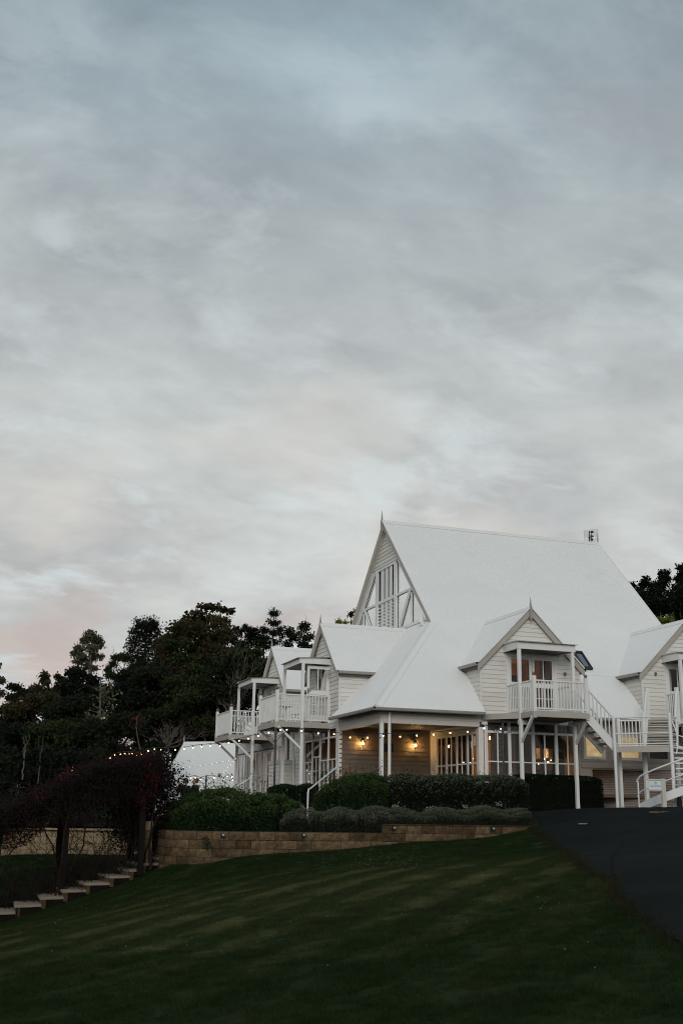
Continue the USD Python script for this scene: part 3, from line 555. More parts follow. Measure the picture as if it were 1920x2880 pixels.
# glazed front under the front balcony (plane y = YF)
gf = part(house, 'glazed_front', MB().box((18.45, YF, 3.46), (22.62, YF + .1, 3.74)), M['board3'], label='dark glass front with white posts below the balcony')
part(gf, 'corner_post', MB().box((18.36, YF - .03, .4), (18.55, YF + .06, 3.27)), M['board2'])
part(gf, 'downpipe', MB().tube([(18.58, YF - .10, 3.42), (18.60, YF - .07, 3.3), (18.60, YF - .07, .4)], .035, 8).box((18.47, YF - .12, 3.36), (18.66, YF - .03, 3.44)), M['trim'])
for a, b in ((18.63, 18.72), (19.55, 19.66), (20.51, 20.63), (21.47, 21.58), (22.43, 22.53)):
    part(gf, 'window_post', MB().box((a, YF - .03, .9), (b, YF + .05, 3.5)), M['trim'] if b < 22 else M['wallpink'])
xs = [18.72, 19.55, 19.66, 20.51, 20.63, 21.47, 21.58, 22.43]
for a, b in zip(xs[::2], xs[1::2]):
    part(gf, 'transom', MB().box((a, YF - .015, 3.08), (b, YF + .035, 3.16)), M['trim'])
    part(gf, 'mid_rail', MB().box((a, YF - .01, 2.045), (b, YF + .03, 2.085)), M['trim'])
    part(gf, 'pane', MB().add([(a, YF + .02, 1.0), (b, YF + .02, 1.0), (b, YF + .02, 2.05), (a, YF + .02, 2.05)], [(0, 1, 2, 3)]), M['glass'])
    part(gf, 'pane', MB().add([(a, YF + .02, 2.08), (b, YF + .02, 2.08), (b, YF + .02, 3.09), (a, YF + .02, 3.09)], [(0, 1, 2, 3)]), M['glass'])
    part(gf, 'pane', MB().add([(a, YF + .02, 3.15), (b, YF + .02, 3.15), (b, YF + .02, 3.48), (a, YF + .02, 3.48)], [(0, 1, 2, 3)]), M['glass'])
for x, w in ((19.13, .022), (21.05, .028), (22.0, .022)): part(gf, 'window_mullion', MB().box((x - w, YF - .005, 1.0), (x + w, YF + .025, 3.09)), M['trim'])
# lace brackets behind the upper panes
lace = MB(); lr = np.random.default_rng(3)
for k in range(60):
    x = lr.uniform(18.75, 21.5); z = lr.uniform(3.2, 3.46); r0 = lr.uniform(.04, .10); t0 = lr.uniform(0, 6.28); th = np.linspace(t0, t0 + lr.uniform(2, 5), 7)
    lace.tube(np.stack([x + r0 * np.cos(th), np.full(7, YF + .10), np.clip(z + r0 * np.sin(th) * .8, 3.17, 3.48)], 1), .006, 4, cap=False)
part(gf, 'iron_lace', lace, M['black'])
part(gf, 'bar_screen', MB().box((18.45, YF + .14, 3.18), (22.4, YF + .16, 3.50)), M['soffit'])
# lettered board standing behind the glass; the word reads upwards
part(gf, 'letter_board', MB().box((19.16, YF + .32, 1.0), (19.52, YF + .36, 3.05)), M['board_brown'])
txt = 'RECEPTION'; zz = .62
for ch in txt:
    tm = meshkit.text_mesh(ch, .24, .012, bold=True); v = np.array(tm.vertices); w = v[:, 0].max() - v[:, 0].min()
    wv = np.stack([19.46 - v[:, 1], YF + .318 - v[:, 2], zz + v[:, 0] - v[:, 0].min()], 1)
    if zz > .9 and zz + w < 3.05: part(gf, 'letter', (wv, np.array(tm.faces)), M['black'])
    zz += w + .075
part(gf, 'curtain', MB().box((18.98, YF + .22, 1.0), (19.10, YF + .30, 3.1)), M['curtain'])
part(gf, 'curtain', MB().box((19.70, YF + .3, 1.0), (20.0, YF + .36, 3.1)), M['curtain'])
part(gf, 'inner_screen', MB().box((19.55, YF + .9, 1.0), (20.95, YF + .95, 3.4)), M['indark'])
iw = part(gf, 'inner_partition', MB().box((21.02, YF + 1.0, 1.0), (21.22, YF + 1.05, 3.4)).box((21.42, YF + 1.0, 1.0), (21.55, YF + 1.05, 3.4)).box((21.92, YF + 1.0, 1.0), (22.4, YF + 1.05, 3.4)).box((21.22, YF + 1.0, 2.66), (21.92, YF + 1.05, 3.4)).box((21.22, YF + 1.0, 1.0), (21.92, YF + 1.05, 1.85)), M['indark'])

# ground floor rooms --------------------------------------------------------
part(house, 'hall_floor', MB().box((14.75, 42.3, .9), (29, 57.5, 1.0)).box((18.55, 37.9, .9), (29, 42.3, 1.0)), M['infloor'])
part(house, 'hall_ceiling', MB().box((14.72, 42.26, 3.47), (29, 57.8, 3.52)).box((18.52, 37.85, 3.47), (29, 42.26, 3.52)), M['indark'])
part(house, 'hall_wall', MB().box((22.7, 38.0, 1.0), (22.78, 57, 3.47)).box((14.8, 57.2, 1.0), (29, 57.3, 3.47)), M['inwall'])
part(house, 'hall_partition', MB().box((20.6, 43.0, 1.0), (22.6, 43.08, 3.47)).box((21.9, 39.0, 2.35), (22.6, 43, 3.0)), M['inwall'])
part(house, 'bar_counter', MB().box((21.0, 39.6, 1.0), (21.6, 42.6, 1.62)).box((20.9, 39.5, 1.62), (21.7, 42.7, 1.68)), M['inwhite'])
part(house, 'bar_shelf', MB().box((22.3, 39.2, 1.0), (22.6, 42.6, 2.25)), M['indark'])
def lamps(name, pts, mk, r): 
    for p in pts: part(house, name, MB().ball(p, r), M[mk])
lamps('pendant_lamp', [(20.3, 40.4, 2.95), (21.6, 41.6, 2.95), (19.6, 39.2, 3.0), (17.2, 45.2, 2.8), (16.9, 48.9, 2.9), (17.4, 52.6, 2.9), (16.8, 55.4, 2.9)], 'roomlampw', .065)
rs = np.random.default_rng(11)
lamps('fairy_light', [(22.25, y, z) for y, z in zip(rs.uniform(39.2, 42.5, 12), rs.uniform(1.95, 2.35, 12))] + [(x, 41.4 + .1 * k, z) for k, (x, z) in enumerate(zip(rs.uniform(19.4, 22, 8), rs.uniform(2.1, 2.7, 8)))], 'fairy', .022)
lamps('fairy_light', [(16.0, y, z) for y, z in zip(rs.uniform(50, 57, 26), rs.uniform(1.5, 2.9, 26))], 'fairy', .022)
lamps('wall_lamp', [(21.37, YF + 1.6, 2.6), (21.75, YF + 1.5, 2.55), (21.8, YF + 1.4, 2.3), (21.5, YF + 1.9, 2.0)], 'roomlampw', .03)

# left wall of the ground floor (plane x = XL): near bay window
lw = part(house, 'side_wall', MB().box((XL, 46.5, .3), (XL + .1, 48.75, 3.62)).box((XL, 42.15, .3), (XL + .1, 46.5, 1.0)).box((XL, 42.2, 3.46), (XL + .1, 46.5, 3.62)), M['board'], label='left ground floor wall with the four bay window')
boards(lw, Polygon([(-48.75, .4), (-46.52, .4), (-46.52, 3.62), (-48.75, 3.62)]), (XL, 0, 0), -Y, -X)
boards(lw, sbox(-46.52, 3.47, -42.25, 3.62), (XL, 0, 0), -Y, -X, e=.16)
part(lw, 'corner_post', MB().box((XL - .035, 42.12, .4), (XL + .1, 42.36, 3.62)), M['trim'])
ys = [46.50, 45.49, 44.46, 43.43, 42.42]
for k, y in enumerate(ys): part(lw, 'window_mullion', MB().box((XL - .03, y - .04, .95), (XL + .05, y + .04, 3.46)), M['trim'])
for k, (a, b) in enumerate(zip(ys[:-1], ys[1:])):
    a -= .04; b += .04
    part(lw, 'transom', MB().box((XL - .02, b, 3.05), (XL + .04, a, 3.11)), M['trim'])
    part(lw, 'head_rail', MB().box((XL - .02, b, 3.41), (XL + .04, a, 3.46)), M['trim'])
    zm = 2.22 if k != 1 else 2.40
    part(lw, 'mid_rail', MB().box((XL - .02, b, zm - .02), (XL + .04, a, zm + .03)), M['trim'])
    part(lw, 'glazing_bar', MB().box((XL - .01, (a + b) / 2 - .014, .95), (XL + .03, (a + b) / 2 + .014, zm)).box((XL - .01, b, 1.84), (XL + .03, a, 1.865)), M['trim'])
    pane(lw, (XL + .01, b, .95), (0, a - b, 0), (0, 0, 2.1), -X); pane(lw, (XL + .01, b, 3.1), (0, a - b, 0), (0, 0, .32), -X)
part(lw, 'curtain', MB().box((XL + .2, 45.55, 1.0), (XL + .25, 46.45, 3.1)), M['curtain'])
part(lw, 'curtain', MB().box((XL + .4, 44.5, 1.9), (XL + .44, 44.95, 2.40)).box((XL + .4, 45.1, 1.9), (XL + .44, 45.4, 2.38)), M['sheer'])
part(lw, 'curtain', MB().box((XL + 1.3, 43.2, 1.0), (XL + 1.34, 45.1, 2.95)), M['sheer'], label='pale lit backdrop inside the nearest bay')
part(lw, 'table', MB().box((XL + .9, 43.6, 1.72), (XL + 1.6, 44.6, 1.77)).box((XL + 1.1, 43.9, 1.0), (XL + 1.3, 44.2, 1.72)), M['indark'])
part(lw, 'downpipe', MB().tube([(XL - .07, 48.15, 3.55), (XL - .07, 48.15, 2.72), (XL - .07, 47.85, 2.45), (XL - .07, 47.85, .4)], .055, 10), M['board2'], smooth=40)
# low porch block and the glazed side beyond
pb = part(house, 'porch_block', MB().box((14.04, 48.26, .3), (14.58, 50.0, 2.24)), M['board3'], label='low boarded porch block with flat cap')
part(pb, 'cap_board', MB().box((14.0, 48.2, 2.24), (14.6, 50.04, 2.42)), M['fascia'])
boards(pb, sbox(.06, .4, .54, 2.24), (14.04, 48.26, 0), X, -Y, e=.17); boards(pb, sbox(-49.95, .4, -48.32, 2.24), (14.04, 0, 0), -Y, -X, e=.17, mats=['board2'])
part(pb, 'corner_board', MB().box((14.02, 48.24, .3), (14.10, 48.32, 2.24)), M['fascia'])
part(pb, 'dark_opening', MB().box((XL + .02, 48.75, 2.3), (XL + .05, 49.2, 3.55)), M['black'])
part(pb, 'trim_post', MB().box((XL - .03, 49.2, 2.3), (XL + .05, 49.5, 3.62)), M['fascia'])
gs = part(house, 'glazed_side', MB().box((XL, 49.5, 3.12), (XL + .1, 58.1, 3.62)).box((XL, 57.9, .4), (XL + .1, 58.2, 3.62)), M['fascia'], label='long row of glazed doors on the left side')
for a in np.arange(49.6, 57.8, 1.06): part(gs, 'panel', MB().box((XL - .025, a, 3.10), (XL - .001, min(a + 1.04, 58.1), 3.50)), M['board2'])
part(gs, 'head_flashing', MB().box((XL - .06, 49.5, 3.055), (XL + .0, 58.1, 3.09)), M['soffit'])
ye = np.linspace(49.75, 57.85, 10)
for k, (a, b) in enumerate(zip(ye[:-1], ye[1:])):
    fr = MB().box((XL - .03, a, .95), (XL + .04, a + .09, 3.05)).box((XL - .03, b - .06, .95), (XL + .04, b, 3.05)).box((XL - .02, a + .09, 2.97), (XL + .03, b - .06, 3.05)).box((XL - .01, a + .09, 1.93), (XL + .03, b - .06, 1.97)).box((XL - .02, a + .09, .95), (XL + .03, b - .06, 1.12)).box((XL - .01, (a + b) / 2 - .012, 1.1), (XL + .03, (a + b) / 2 + .012, 3.0))
    part(gs, 'door_leaf', fr, M['trim'])
    pane(gs, (XL + .01, a + .05, 1.05), (0, b - a - .1, 0), (0, 0, 1.95), -X)
    if k < 7: part(gs, 'blind', MB().box((XL + .15, a + .05 + (b - a) * .35, 1.0), (XL + .17, b - .1, 2.55)), M['sheer'])
part(gs, 'inner_wall', MB().box((17.2, 46.0, 1.0), (17.3, 57, 3.47)), M['inwall'])

# lower right wall with the lit frosted windows (plane y = YF)
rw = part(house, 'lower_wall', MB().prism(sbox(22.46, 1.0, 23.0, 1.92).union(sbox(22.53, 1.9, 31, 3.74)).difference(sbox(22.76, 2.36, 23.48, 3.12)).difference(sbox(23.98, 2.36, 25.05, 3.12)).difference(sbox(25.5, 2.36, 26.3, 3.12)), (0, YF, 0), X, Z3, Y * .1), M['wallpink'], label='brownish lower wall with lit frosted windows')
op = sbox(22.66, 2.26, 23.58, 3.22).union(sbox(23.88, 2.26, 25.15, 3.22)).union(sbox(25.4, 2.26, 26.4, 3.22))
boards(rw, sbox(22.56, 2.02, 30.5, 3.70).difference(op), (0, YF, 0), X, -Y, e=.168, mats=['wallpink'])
for a, b, lit in ((22.66, 23.58, 1), (23.88, 25.15, 1), (25.4, 26.4, 0)):
    part(rw, 'window_frame', MB().prism(sbox(a, 2.26, b, 3.22).difference(sbox(a + .10, 2.36, b - .10, 3.12)), (0, YF + .02, 0), X, Z3, -Y * .06), M['wallpink'] if not lit else M['fascia'])
    part(rw, 'window_pane', MB().add([(a + .1, YF + .03, 2.36), (b - .1, YF + .03, 2.36), (b - .1, YF + .03, 3.12), (a + .1, YF + .03, 3.12)], [(0, 1, 2, 3)]), M['frost'] if lit else M['black'])
part(rw, 'wall_trim', MB().box((23.72, YF - .03, 1.95), (23.83, YF + .0, 3.72)), M['wallpink'])
part(rw, 'bottom_board', MB().box((22.55, YF - .05, 1.95), (30.5, YF - .0, 2.05)), M['wallpink'])
# round corrugated tank below that wall
tk = MB(); cx, cy, R = 26.75, 42.05, 4.35
zs = np.arange(.3, 2.0, .0125); th = np.linspace(math.radians(172), math.radians(345), 90)
rr = R + .02 * np.cos(zs / .088 * 2 * math.pi)
v = np.stack([cx + rr[:, None] * np.cos(th), cy + rr[:, None] * np.sin(th), np.broadcast_to(zs[:, None], (len(zs), len(th)))], -1).reshape(-1, 3)
i, j = np.meshgrid(np.arange(len(zs) - 1), np.arange(len(th) - 1), indexing='ij'); n_ = len(th)
tk.add(v, np.stack([i * n_ + j, i * n_ + j + 1, (i + 1) * n_ + j + 1, (i + 1) * n_ + j], -1).reshape(-1, 4))
tt = thing('water_tank', 'round beige corrugated tank under the lit frosted windows', 'tank', (cx, cy, .3))
part(tt, 'tank_wall', tk, M['tank'], smooth=60)
lid = np.array([[cx, cy, 2.01]] + [[cx + R * math.cos(t), cy + R * math.sin(t), 2.0] for t in np.linspace(0, 2 * math.pi, 60)])
part(tt, 'tank_lid', (lid, np.array([[0, k, k + 1] for k in range(1, 60)])), M['tank'])

# TV antenna on the ridge end --------------------------------------------------------
an = thing('tv_antenna', 'grid television antenna standing on the right end of the main ridge', 'antenna', (29.25, YR, ZR))
ap = lambda u, v: at(u, v, y=YR)
grid = MB()
for k in range(12):
    if k == 8: continue
    y0 = 1492.5 + k * 3.0; grid.tube([ap(1641.5, y0), ap(1680.5, y0 - 4.5)], .006, 4)
for u0, v0, v1 in ((1641.3, 1492.5, 1524), (1661, 1490, 1524), (1680.5, 1488, 1497)): grid.tube([ap(u0, v0), ap(u0 + 1, v1)], .008, 4)
part(an, 'reflector_grid', grid, M['metal'])
part(an, 'boom', MB().tube([ap(1656.5, 1494), ap(1657, 1524)], .03, 6).tube([ap(1662, 1495), ap(1663, 1525)], .02, 6).ball(ap(1657, 1513), .06, 1).ball(ap(1664, 1517.5), .07, 1).box(ap(1662, 1497) - .03, ap(1666, 1495.5) + .03).box(ap(1662, 1509) - .03, ap(1666, 1508) + .03), M['black'])
part(an, 'mast', MB().tube([ap(1680, 1501), ap(1680.3, 1520), ap(1680.5, 1530)], [.02, .035, .02], 6), M['spike'])
# ------------------------------------------------------------------ ground
gp = [(0, -12, -2.1), (0, 0, -1.6), (0, 5, -1.46), (0, 10, -1.33), (0, 15, -1.2), (0, 20, -1.07), (3, 9, -1.0), (3, 15, -.83), (4.2, 20, -.60), (6, 25, -.46), (8, 30, .12), (8, 38, .42), (14, 45, .6), (12, 38, .5), (6, 12, -.55), (9, 20, .05), (14, 30, .7), (20, 40, 1.2), (30, 60, 2.2), (30, 30, 2.), (14, 10, .3),
      (-3, 9, -1.73), (-5, 14, -1.85), (-6, 20, -2.05), (-7.8, 26, -2.5), (-10.2, 28.4, -3.2), (-10, 26, -3.0), (-12, 30, -3.2), (-8.5, 32.6, -2.0), (-7, 33, -1.55), (-9, 35, -1.5), (-6.5, 36.5, -1.36), (-10.5, 37, -1.36), (-16, 38, -1.6), (-14, 20, -3.2), (-20, 30, -3.6), (-6, 6, -2.0),
      (-8, 40, -.9), (-12, 45, -1.0), (-20, 50, -1.8), (-5, 50, -.6), (0, 60, -.4), (-10, 60, -.2), (-25, 70, -.5), (-10, 75, .8), (10, 70, 1.0), (30, 80, 4.0), (-35, 90, .5), (0, 100, 3.0), (30, 110, 6.0), (-60, 120, 1.0)]
wallbase = [(15.4, 28.6, -.20), (13.9, 28.6, -.45), (12.1, 28.6, -.56), (9.5, 28.6, -.80), (7.6, 28.6, -.92), (6.4, 28.85, -1.12), (5.75, 29.7, -1.18), (5.6, 31, -1.12)]
spx = [(-130, 2582), (-62, 2560), (9, 2539), (82, 2517), (144, 2497), (207, 2477), (274, 2457), (330, 2439), (364, 2421), (413, 2405), (446, 2386), (470, 2370)]
NC, FC = [], []
for k, (u, v) in enumerate(spx):
    q = at(u + 36, v + 8, d=28.9 + .24 * k); pk = rd(*(np.array([-.22 - .025 * k, .97 - .02 * k]))); NC.append(q); FC.append(q + np.append(pk, 0) * 1.45)
stepbase = [(*(q[:2] - np.append(rd(-.31, .95), 0)[:2] * .25), q[2] - .30) for q in NC[2:]]
wallbase = wallbase + stepbase
pts = np.array([[*rd(r, d), z] for r, d, z in gp] + [list(p) for p in wallbase])
rbf = RBFInterpolator(pts[:, :2], pts[:, 2], kernel='thin_plate_spline', smoothing=.02)
def hgt(x, y):
    q = np.stack([np.ravel(x), np.ravel(y)], 1); return rbf(q).reshape(np.shape(x))
def h1(x, y): return float(hgt(np.array([x]), np.array([y]))[0])
def grid_mesh(rr, dd, fz, keep=None):
    r, d = np.meshgrid(rr, dd, indexing='ij'); x = .945 * r + .326 * d; y = -.326 * r + .945 * d
    v = np.stack([x, y, fz(x, y)], -1).reshape(-1, 3); i, j = np.meshgrid(np.arange(len(rr) - 1), np.arange(len(dd) - 1), indexing='ij'); n = len(dd)
    f = np.stack([i * n + j, (i + 1) * n + j, (i + 1) * n + j + 1, i * n + j + 1], -1).reshape(-1, 4)
    if keep is not None: f = f[keep(v[f].mean(1))]
    return v, np.vstack([f[:, [0, 1, 2]], f[:, [0, 2, 3]]])
def far_ground(x, y):
    z = hgt(x, y); d = .326 * x + .945 * y; t = np.clip((d - 60) / 60, 0, 1); t2 = np.clip((-d - 5) / 30, 0, 1)
    z = z * (1 - t) + (2.5) * t
    return z * (1 - t2) + (-3.0) * t2
axis_r = np.concatenate([-np.geomspace(14, 1500, 22)[::-1], np.linspace(-13.4, 13.4, 84), np.geomspace(14, 1500, 22)])
axis_d = np.concatenate([-np.geomspace(8, 1200, 12)[::-1], np.linspace(-7, 45, 120), np.geomspace(46, 1800, 26)])
# lawn material: mown stripes put light on leaning blades into colour; dry patches, fine mottling
lawn_nodes = {'geo': ('geometry', {}), 'mp': ('mapping', {'rotation': (0, 0, .733), 'scale': (1, 1, 0)}), 'off': ('vector_math', {'math_type': 'distance', 'vector2': (5.6, 18.3, 0)}), 'flat': ('mapping', {'scale': (1, 1, 0)}), 'mask': ('map_range', {'from_min': 2.5, 'from_max': 8.0, 'to_min': 1., 'to_max': .10, 'clamp': True}),
    'w': ('wave_texture', {'wave_type': 'bands', 'bands_direction': 'x', 'scale': .27, 'distortion': 5.5, 'detail': 1.5, 'detail_scale': .22, 'detail_roughness': .6}),
    'wr': ('rgb_ramp', {'ramp': [(.35, (0, 0, 0)), (.85, (1, 1, 1))]}), 'wn': ('noise_texture', {'scale': .75, 'detail': 4., 'roughness': .6}), 'wnr': ('map_range', {'from_min': .42, 'from_max': .58, 'to_min': .05, 'to_max': 1.0, 'clamp': True}), 'wm2': ('math', {'math_type': 'multiply'}), 'wm3': ('map_range', {'from_min': 0., 'from_max': 1., 'to_min': .22, 'to_max': 1., 'clamp': True}), 'pn': ('noise_texture', {'scale': .16, 'detail': 3.}), 'pr': ('rgb_ramp', {'ramp': [(.42, (0, 0, 0)), (.62, (1, 1, 1))]}), 'wm': ('math', {'math_type': 'multiply'}),
    'n': ('noise_texture', {'scale': 5., 'detail': 8., 'roughness': .72}), 'n2': ('noise_texture', {'scale': .9, 'detail': 5., 'roughness': .6}),
    'c1': ('rgb_ramp', {'ramp': [(.3, (.0070, .0165, .0055)), (.55, (.0155, .031, .0095)), (.75, (.031, .046, .0145))]}),
    'c2': ('rgb_ramp', {'ramp': [(.3, (.042, .050, .020)), (.55, (.10, .10, .044)), (.75, (.155, .138, .068))]}),
    'm': ('mix_color', {'blend_type': 'mix'}), 'm2': ('mix_color', {'blend_type': 'mix', 'b': (.020, .017, .009)}), 'dry': ('rgb_ramp', {'ramp': [(.55, (0, 0, 0)), (.72, (.6, .6, .6))]}),
    'p': ('principled_bsdf', {'roughness': .9, 'specular_ior_level': .02}), 'b': ('bump', {'strength': .7, 'distance': .03}), 'nb': ('noise_texture', {'scale': 34., 'detail': 6., 'roughness': .75})}
lawn_links = [('geo.position', 'mp.vector'), ('mp.vector', 'w.vector'), ('w.fac', 'wr.fac'), ('geo.position', 'n.vector'), ('geo.position', 'n2.vector'), ('geo.position', 'pn.vector'), ('pn.fac', 'pr.fac'), ('wr.color', 'wm2.value1'), ('geo.position', 'wn.vector'), ('wn.fac', 'wnr.value'), ('wnr.result', 'wm2.value2'), ('wm2.value', 'wm3.value'), ('wm3.result', 'wm.value1'), ('geo.position', 'flat.vector'), ('flat.vector', 'off.vector1'), ('off.value', 'mask.value'), ('mask.result', 'wm.value2'),
    ('n.fac', 'c1.fac'), ('n.fac', 'c2.fac'), ('c1.color', 'm.a'), ('c2.color', 'm.b'), ('wm.value', 'm.fac'), ('n2.fac', 'dry.fac'), ('dry.color', 'm2.fac'), ('m.result', 'm2.a'), ('m2.result', 'p.base_color')]
M['lawn'] = mat('lawn_ground', lawn_nodes, lawn_links + [('geo.position', 'nb.vector'), ('nb.fac', 'b.height'), ('b.normal', 'p.normal')], surface='p.BSDF')
bl = {k: v for k, v in lawn_nodes.items() if k not in ('b', 'nb')}; bl['t'] = ('translucent_bsdf', {}); bl['mc'] = ('mix_closure', {'fac': .25})
M['blade'] = mat('grass_blades', bl, lawn_links + [('m2.result', 't.color'), ('p.BSDF', 'mc.closure1'), ('t.BSDF', 'mc.closure2')], surface='mc.closure')
solo('lawn', grid_mesh(axis_r, axis_d, lambda x, y: far_ground(x, y)), M['lawn'], kind='structure', smooth=True)

# driveway: asphalt sheet following the slope
edge_px = [(1497, 2332), (1535, 2352), (1590, 2398), (1640, 2440), (1690, 2468), (1722, 2474), (1728, 2500), (1752, 2535), (1810, 2584), (1860, 2625), (1920, 2668)]
def on_ground(u, v, off=.0):
    r = ray(u, v); t = 3.0
    for _ in range(4000):
        p = r * t
        if p[2] <= h1(p[0], p[1]) + off if t > 5 else False: break
        t += .05 if t < 60 else 1
        if t > 80: break
    return r * t
hx, hy = np.meshgrid(np.linspace(-15, 25, 161), np.linspace(-2, 45, 189), indexing='ij'); HG = hgt(hx, hy)
from scipy.interpolate import RegularGridInterpolator
hfast = RegularGridInterpolator((hx[:, 0], hy[0]), HG, bounds_error=False, fill_value=None)
def h1(x, y): return float(hfast([[x, y]])[0])
edge = [on_ground(u, v)[:2] for u, v in edge_px]
inner = [(15.75, 28.75), (16.6, 30.2), (17.4, 32.0), (18.6, 34.6), (19.2, 36.2), (19.3, 37.6)]
dpoly = Polygon([*inner[::-1], *edge, rd(4.0, 7.0), rd(6.5, 0), rd(16, 0), rd(16, 20), (33, 37.6)]).buffer(0)
er = np.random.default_rng(5)
ring = dpoly.segmentize(.18); c = np.asarray(ring.exterior.coords)[:-1]
ragged = Polygon(c + er.normal(0, .028, c.shape)).buffer(0)
cells = []
from shapely.prepared import prep
x0, y0, x1, y1 = ragged.bounds; st = .9; dm = MB(); pr_ = prep(ragged)
for gx in np.arange(x0, x1, st):
    for gy in np.arange(y0, y1, st):
        q = sbox(gx, gy, gx + st, gy + st)
        if not pr_.intersects(q): continue
        q = q if pr_.contains(q) else ragged.intersection(q)
        for pg in (q.geoms if hasattr(q, 'geoms') else [q]):
            if pg.geom_type != 'Polygon' or pg.area < 1e-5: continue
            p2, f = trimesh.creation.triangulate_polygon(shapely.geometry.polygon.orient(pg), engine='earcut'); dm.add(np.column_stack([p2, hfast(p2) + .022]), f)
M['asphalt'] = mat('asphalt_dark', {'geo': ('geometry', {}), 'n': ('noise_texture', {'scale': 90., 'detail': 3., 'roughness': .7}), 'n2': ('noise_texture', {'scale': .6, 'detail': 6., 'roughness': .6}), 'mp': ('mapping', {'rotation': (0, 0, .35), 'scale': (.35, 3.2, 1)}), 'n3': ('noise_texture', {'scale': 1.6, 'detail': 5., 'roughness': .6}),
    'r': ('rgb_ramp', {'ramp': [(.3, (.0070, .0088, .0095)), (.7, (.0125, .0155, .0168))]}), 'r2': ('rgb_ramp', {'ramp': [(.35, (.7, .7, .7)), (.65, (1.25, 1.25, 1.25))]}), 'r3': ('rgb_ramp', {'ramp': [(.55, (1, 1, 1)), (.7, (1.5, 1.5, 1.55))]}),
    'm': ('mix_color', {'blend_type': 'multiply', 'fac': 1.}), 'm2': ('mix_color', {'blend_type': 'multiply', 'fac': 1., 'use_clamp': False}), 'b': ('bump', {'strength': .5, 'distance': .006}), 'p': ('principled_bsdf', {'roughness': .92, 'specular_ior_level': .03})},
    [('geo.position', 'n.vector'), ('geo.position', 'n2.vector'), ('geo.position', 'mp.vector'), ('mp.vector', 'n3.vector'), ('n.fac', 'r.fac'), ('n2.fac', 'r2.fac'), ('n3.fac', 'r3.fac'), ('r.color', 'm.a'), ('r2.color', 'm.b'), ('m.result', 'm2.a'), ('r3.color', 'm2.b'), ('m2.result', 'p.base_color'), ('n.fac', 'b.height'), ('b.normal', 'p.normal')], surface='p.BSDF')
solo('driveway', dm, M['asphalt'], kind='structure', smooth=True)
crk = MB()
for px in ([(1748, 2360), (1752, 2372), (1745, 2388), (1735, 2402), (1725, 2412), (1718, 2432), (1722, 2455), (1720, 2474)], [(1735, 2402), (1780, 2399), (1850, 2400), (1930, 2402)]):
    q = np.array([on_ground(u, v)[:2] for u, v in px]); q = np.asarray(LineString(q).segmentize(.25).coords); q = q + er.normal(0, .02, q.shape)
    for (a, b), (c_, d_) in zip(q[:-1], q[1:]):
        t = np.array([-(d_ - b), c_ - a]); t = t / (np.linalg.norm(t) + 1e-9) * .010
        w = np.array([[a - t[0], b - t[1]], [c_ - t[0], d_ - t[1]], [c_ + t[0], d_ + t[1]], [a + t[0], b + t[1]]]); crk.add(np.column_stack([w, hfast(w) + .027]), [(0, 1, 2, 3)])
solo('driveway_seal_line', crk, M['tar'], label='dark crack and joint line across the asphalt driveway', cat='crack')
p = on_ground(1633, 2324); tmp = MB()
for k in range(3): tmp.ball(p + (k * .1, .04 * k, .05), .07, 1, (1.2, .8, .3))
solo('fallen_leaf_litter', tmp, M['barkpale'], label='small pale scrap lying on the driveway', cat='litter')

# grass tufts on the lawn in view, one patch instanced many times
gr = np.random.default_rng(21)
def blades(n, size, hmin, hmax, w):
    b = gr.uniform(-size / 2, size / 2, (n, 2)); a = gr.uniform(0, 2 * math.pi, n); h = gr.uniform(hmin, hmax, n); ln = gr.normal(0, .55, (n, 2)) * h[:, None]
    base = np.column_stack([b, np.full(n, -.008)]); sd = np.column_stack([np.cos(a), np.sin(a), np.zeros(n)]) * w
    tip = base + np.column_stack([ln, h]); v = np.stack([base - sd, base + sd, tip], 1).reshape(-1, 3)
    return v, np.arange(3 * n).reshape(-1, 3)
pi = UsdGeom.PointInstancer.Define(stage, '/World/lawn_grass'); protos = []
for k in range(3):
    pp = f'/World/lawn_grass/grass_patch' + (f'_{k:03d}' if k else ''); usdkit.mesh(stage, pp, blades(900, .62, .022, .055, .0032), M['blade']); protos.append(pp)
wall_line = LineString([(16.2, 28.45), (7.1, 28.45), (6.2, 28.9), (5.6, 29.8), (5.5, 33)])
bed = Polygon([(16.3, 28.5), (7.1, 28.5), (6.2, 28.75), (5.6, 29.6), (5.45, 33), (5.2, 60), (30, 60), (30, 37)])
pos = []
for r in np.arange(-11, 7, .55):
    for d in np.arange(7.2, 39, .55):
        if abs(r) > .31 * d + .6: continue
        x, y = rd(r + gr.uniform(-.2, .2), d + gr.uniform(-.2, .2)); q = shapely.Point(x, y)
        if bed.contains(q) or dpoly.buffer(-.22).contains(q): continue
        pos.append((x, y))
pos = np.array(pos); zz_ = hfast(pos)
pi.CreatePrototypesRel().SetTargets([Sdf.Path(q) for q in protos]); pi.CreateProtoIndicesAttr(Vt.IntArray([int(k) for k in gr.integers(0, 3, len(pos))]))
pi.CreatePositionsAttr(Vt.Vec3fArray.FromNumpy(np.column_stack([pos, zz_]).astype(np.float32)))
gx_ = (hfast(pos + [.2, 0]) - zz_) / .2; gy_ = (hfast(pos + [0, .2]) - zz_) / .2
qs = []
for a, sx, sy in zip(gr.uniform(0, 2 * math.pi, len(pos)), gx_, gy_):
    n = np.array([-sx, -sy, 1.]); n /= np.linalg.norm(n)
    rot = Gf.Rotation(Gf.Vec3d(0, 0, 1), math.degrees(a)) * Gf.Rotation(Gf.Vec3d(0, 0, 1), Gf.Vec3d(*n)); qq = rot.GetQuat(); qs.append(Gf.Quath(qq.GetReal(), *[float(t) for t in qq.GetImaginary()]))
pi.CreateOrientationsAttr(Vt.QuathArray(qs))
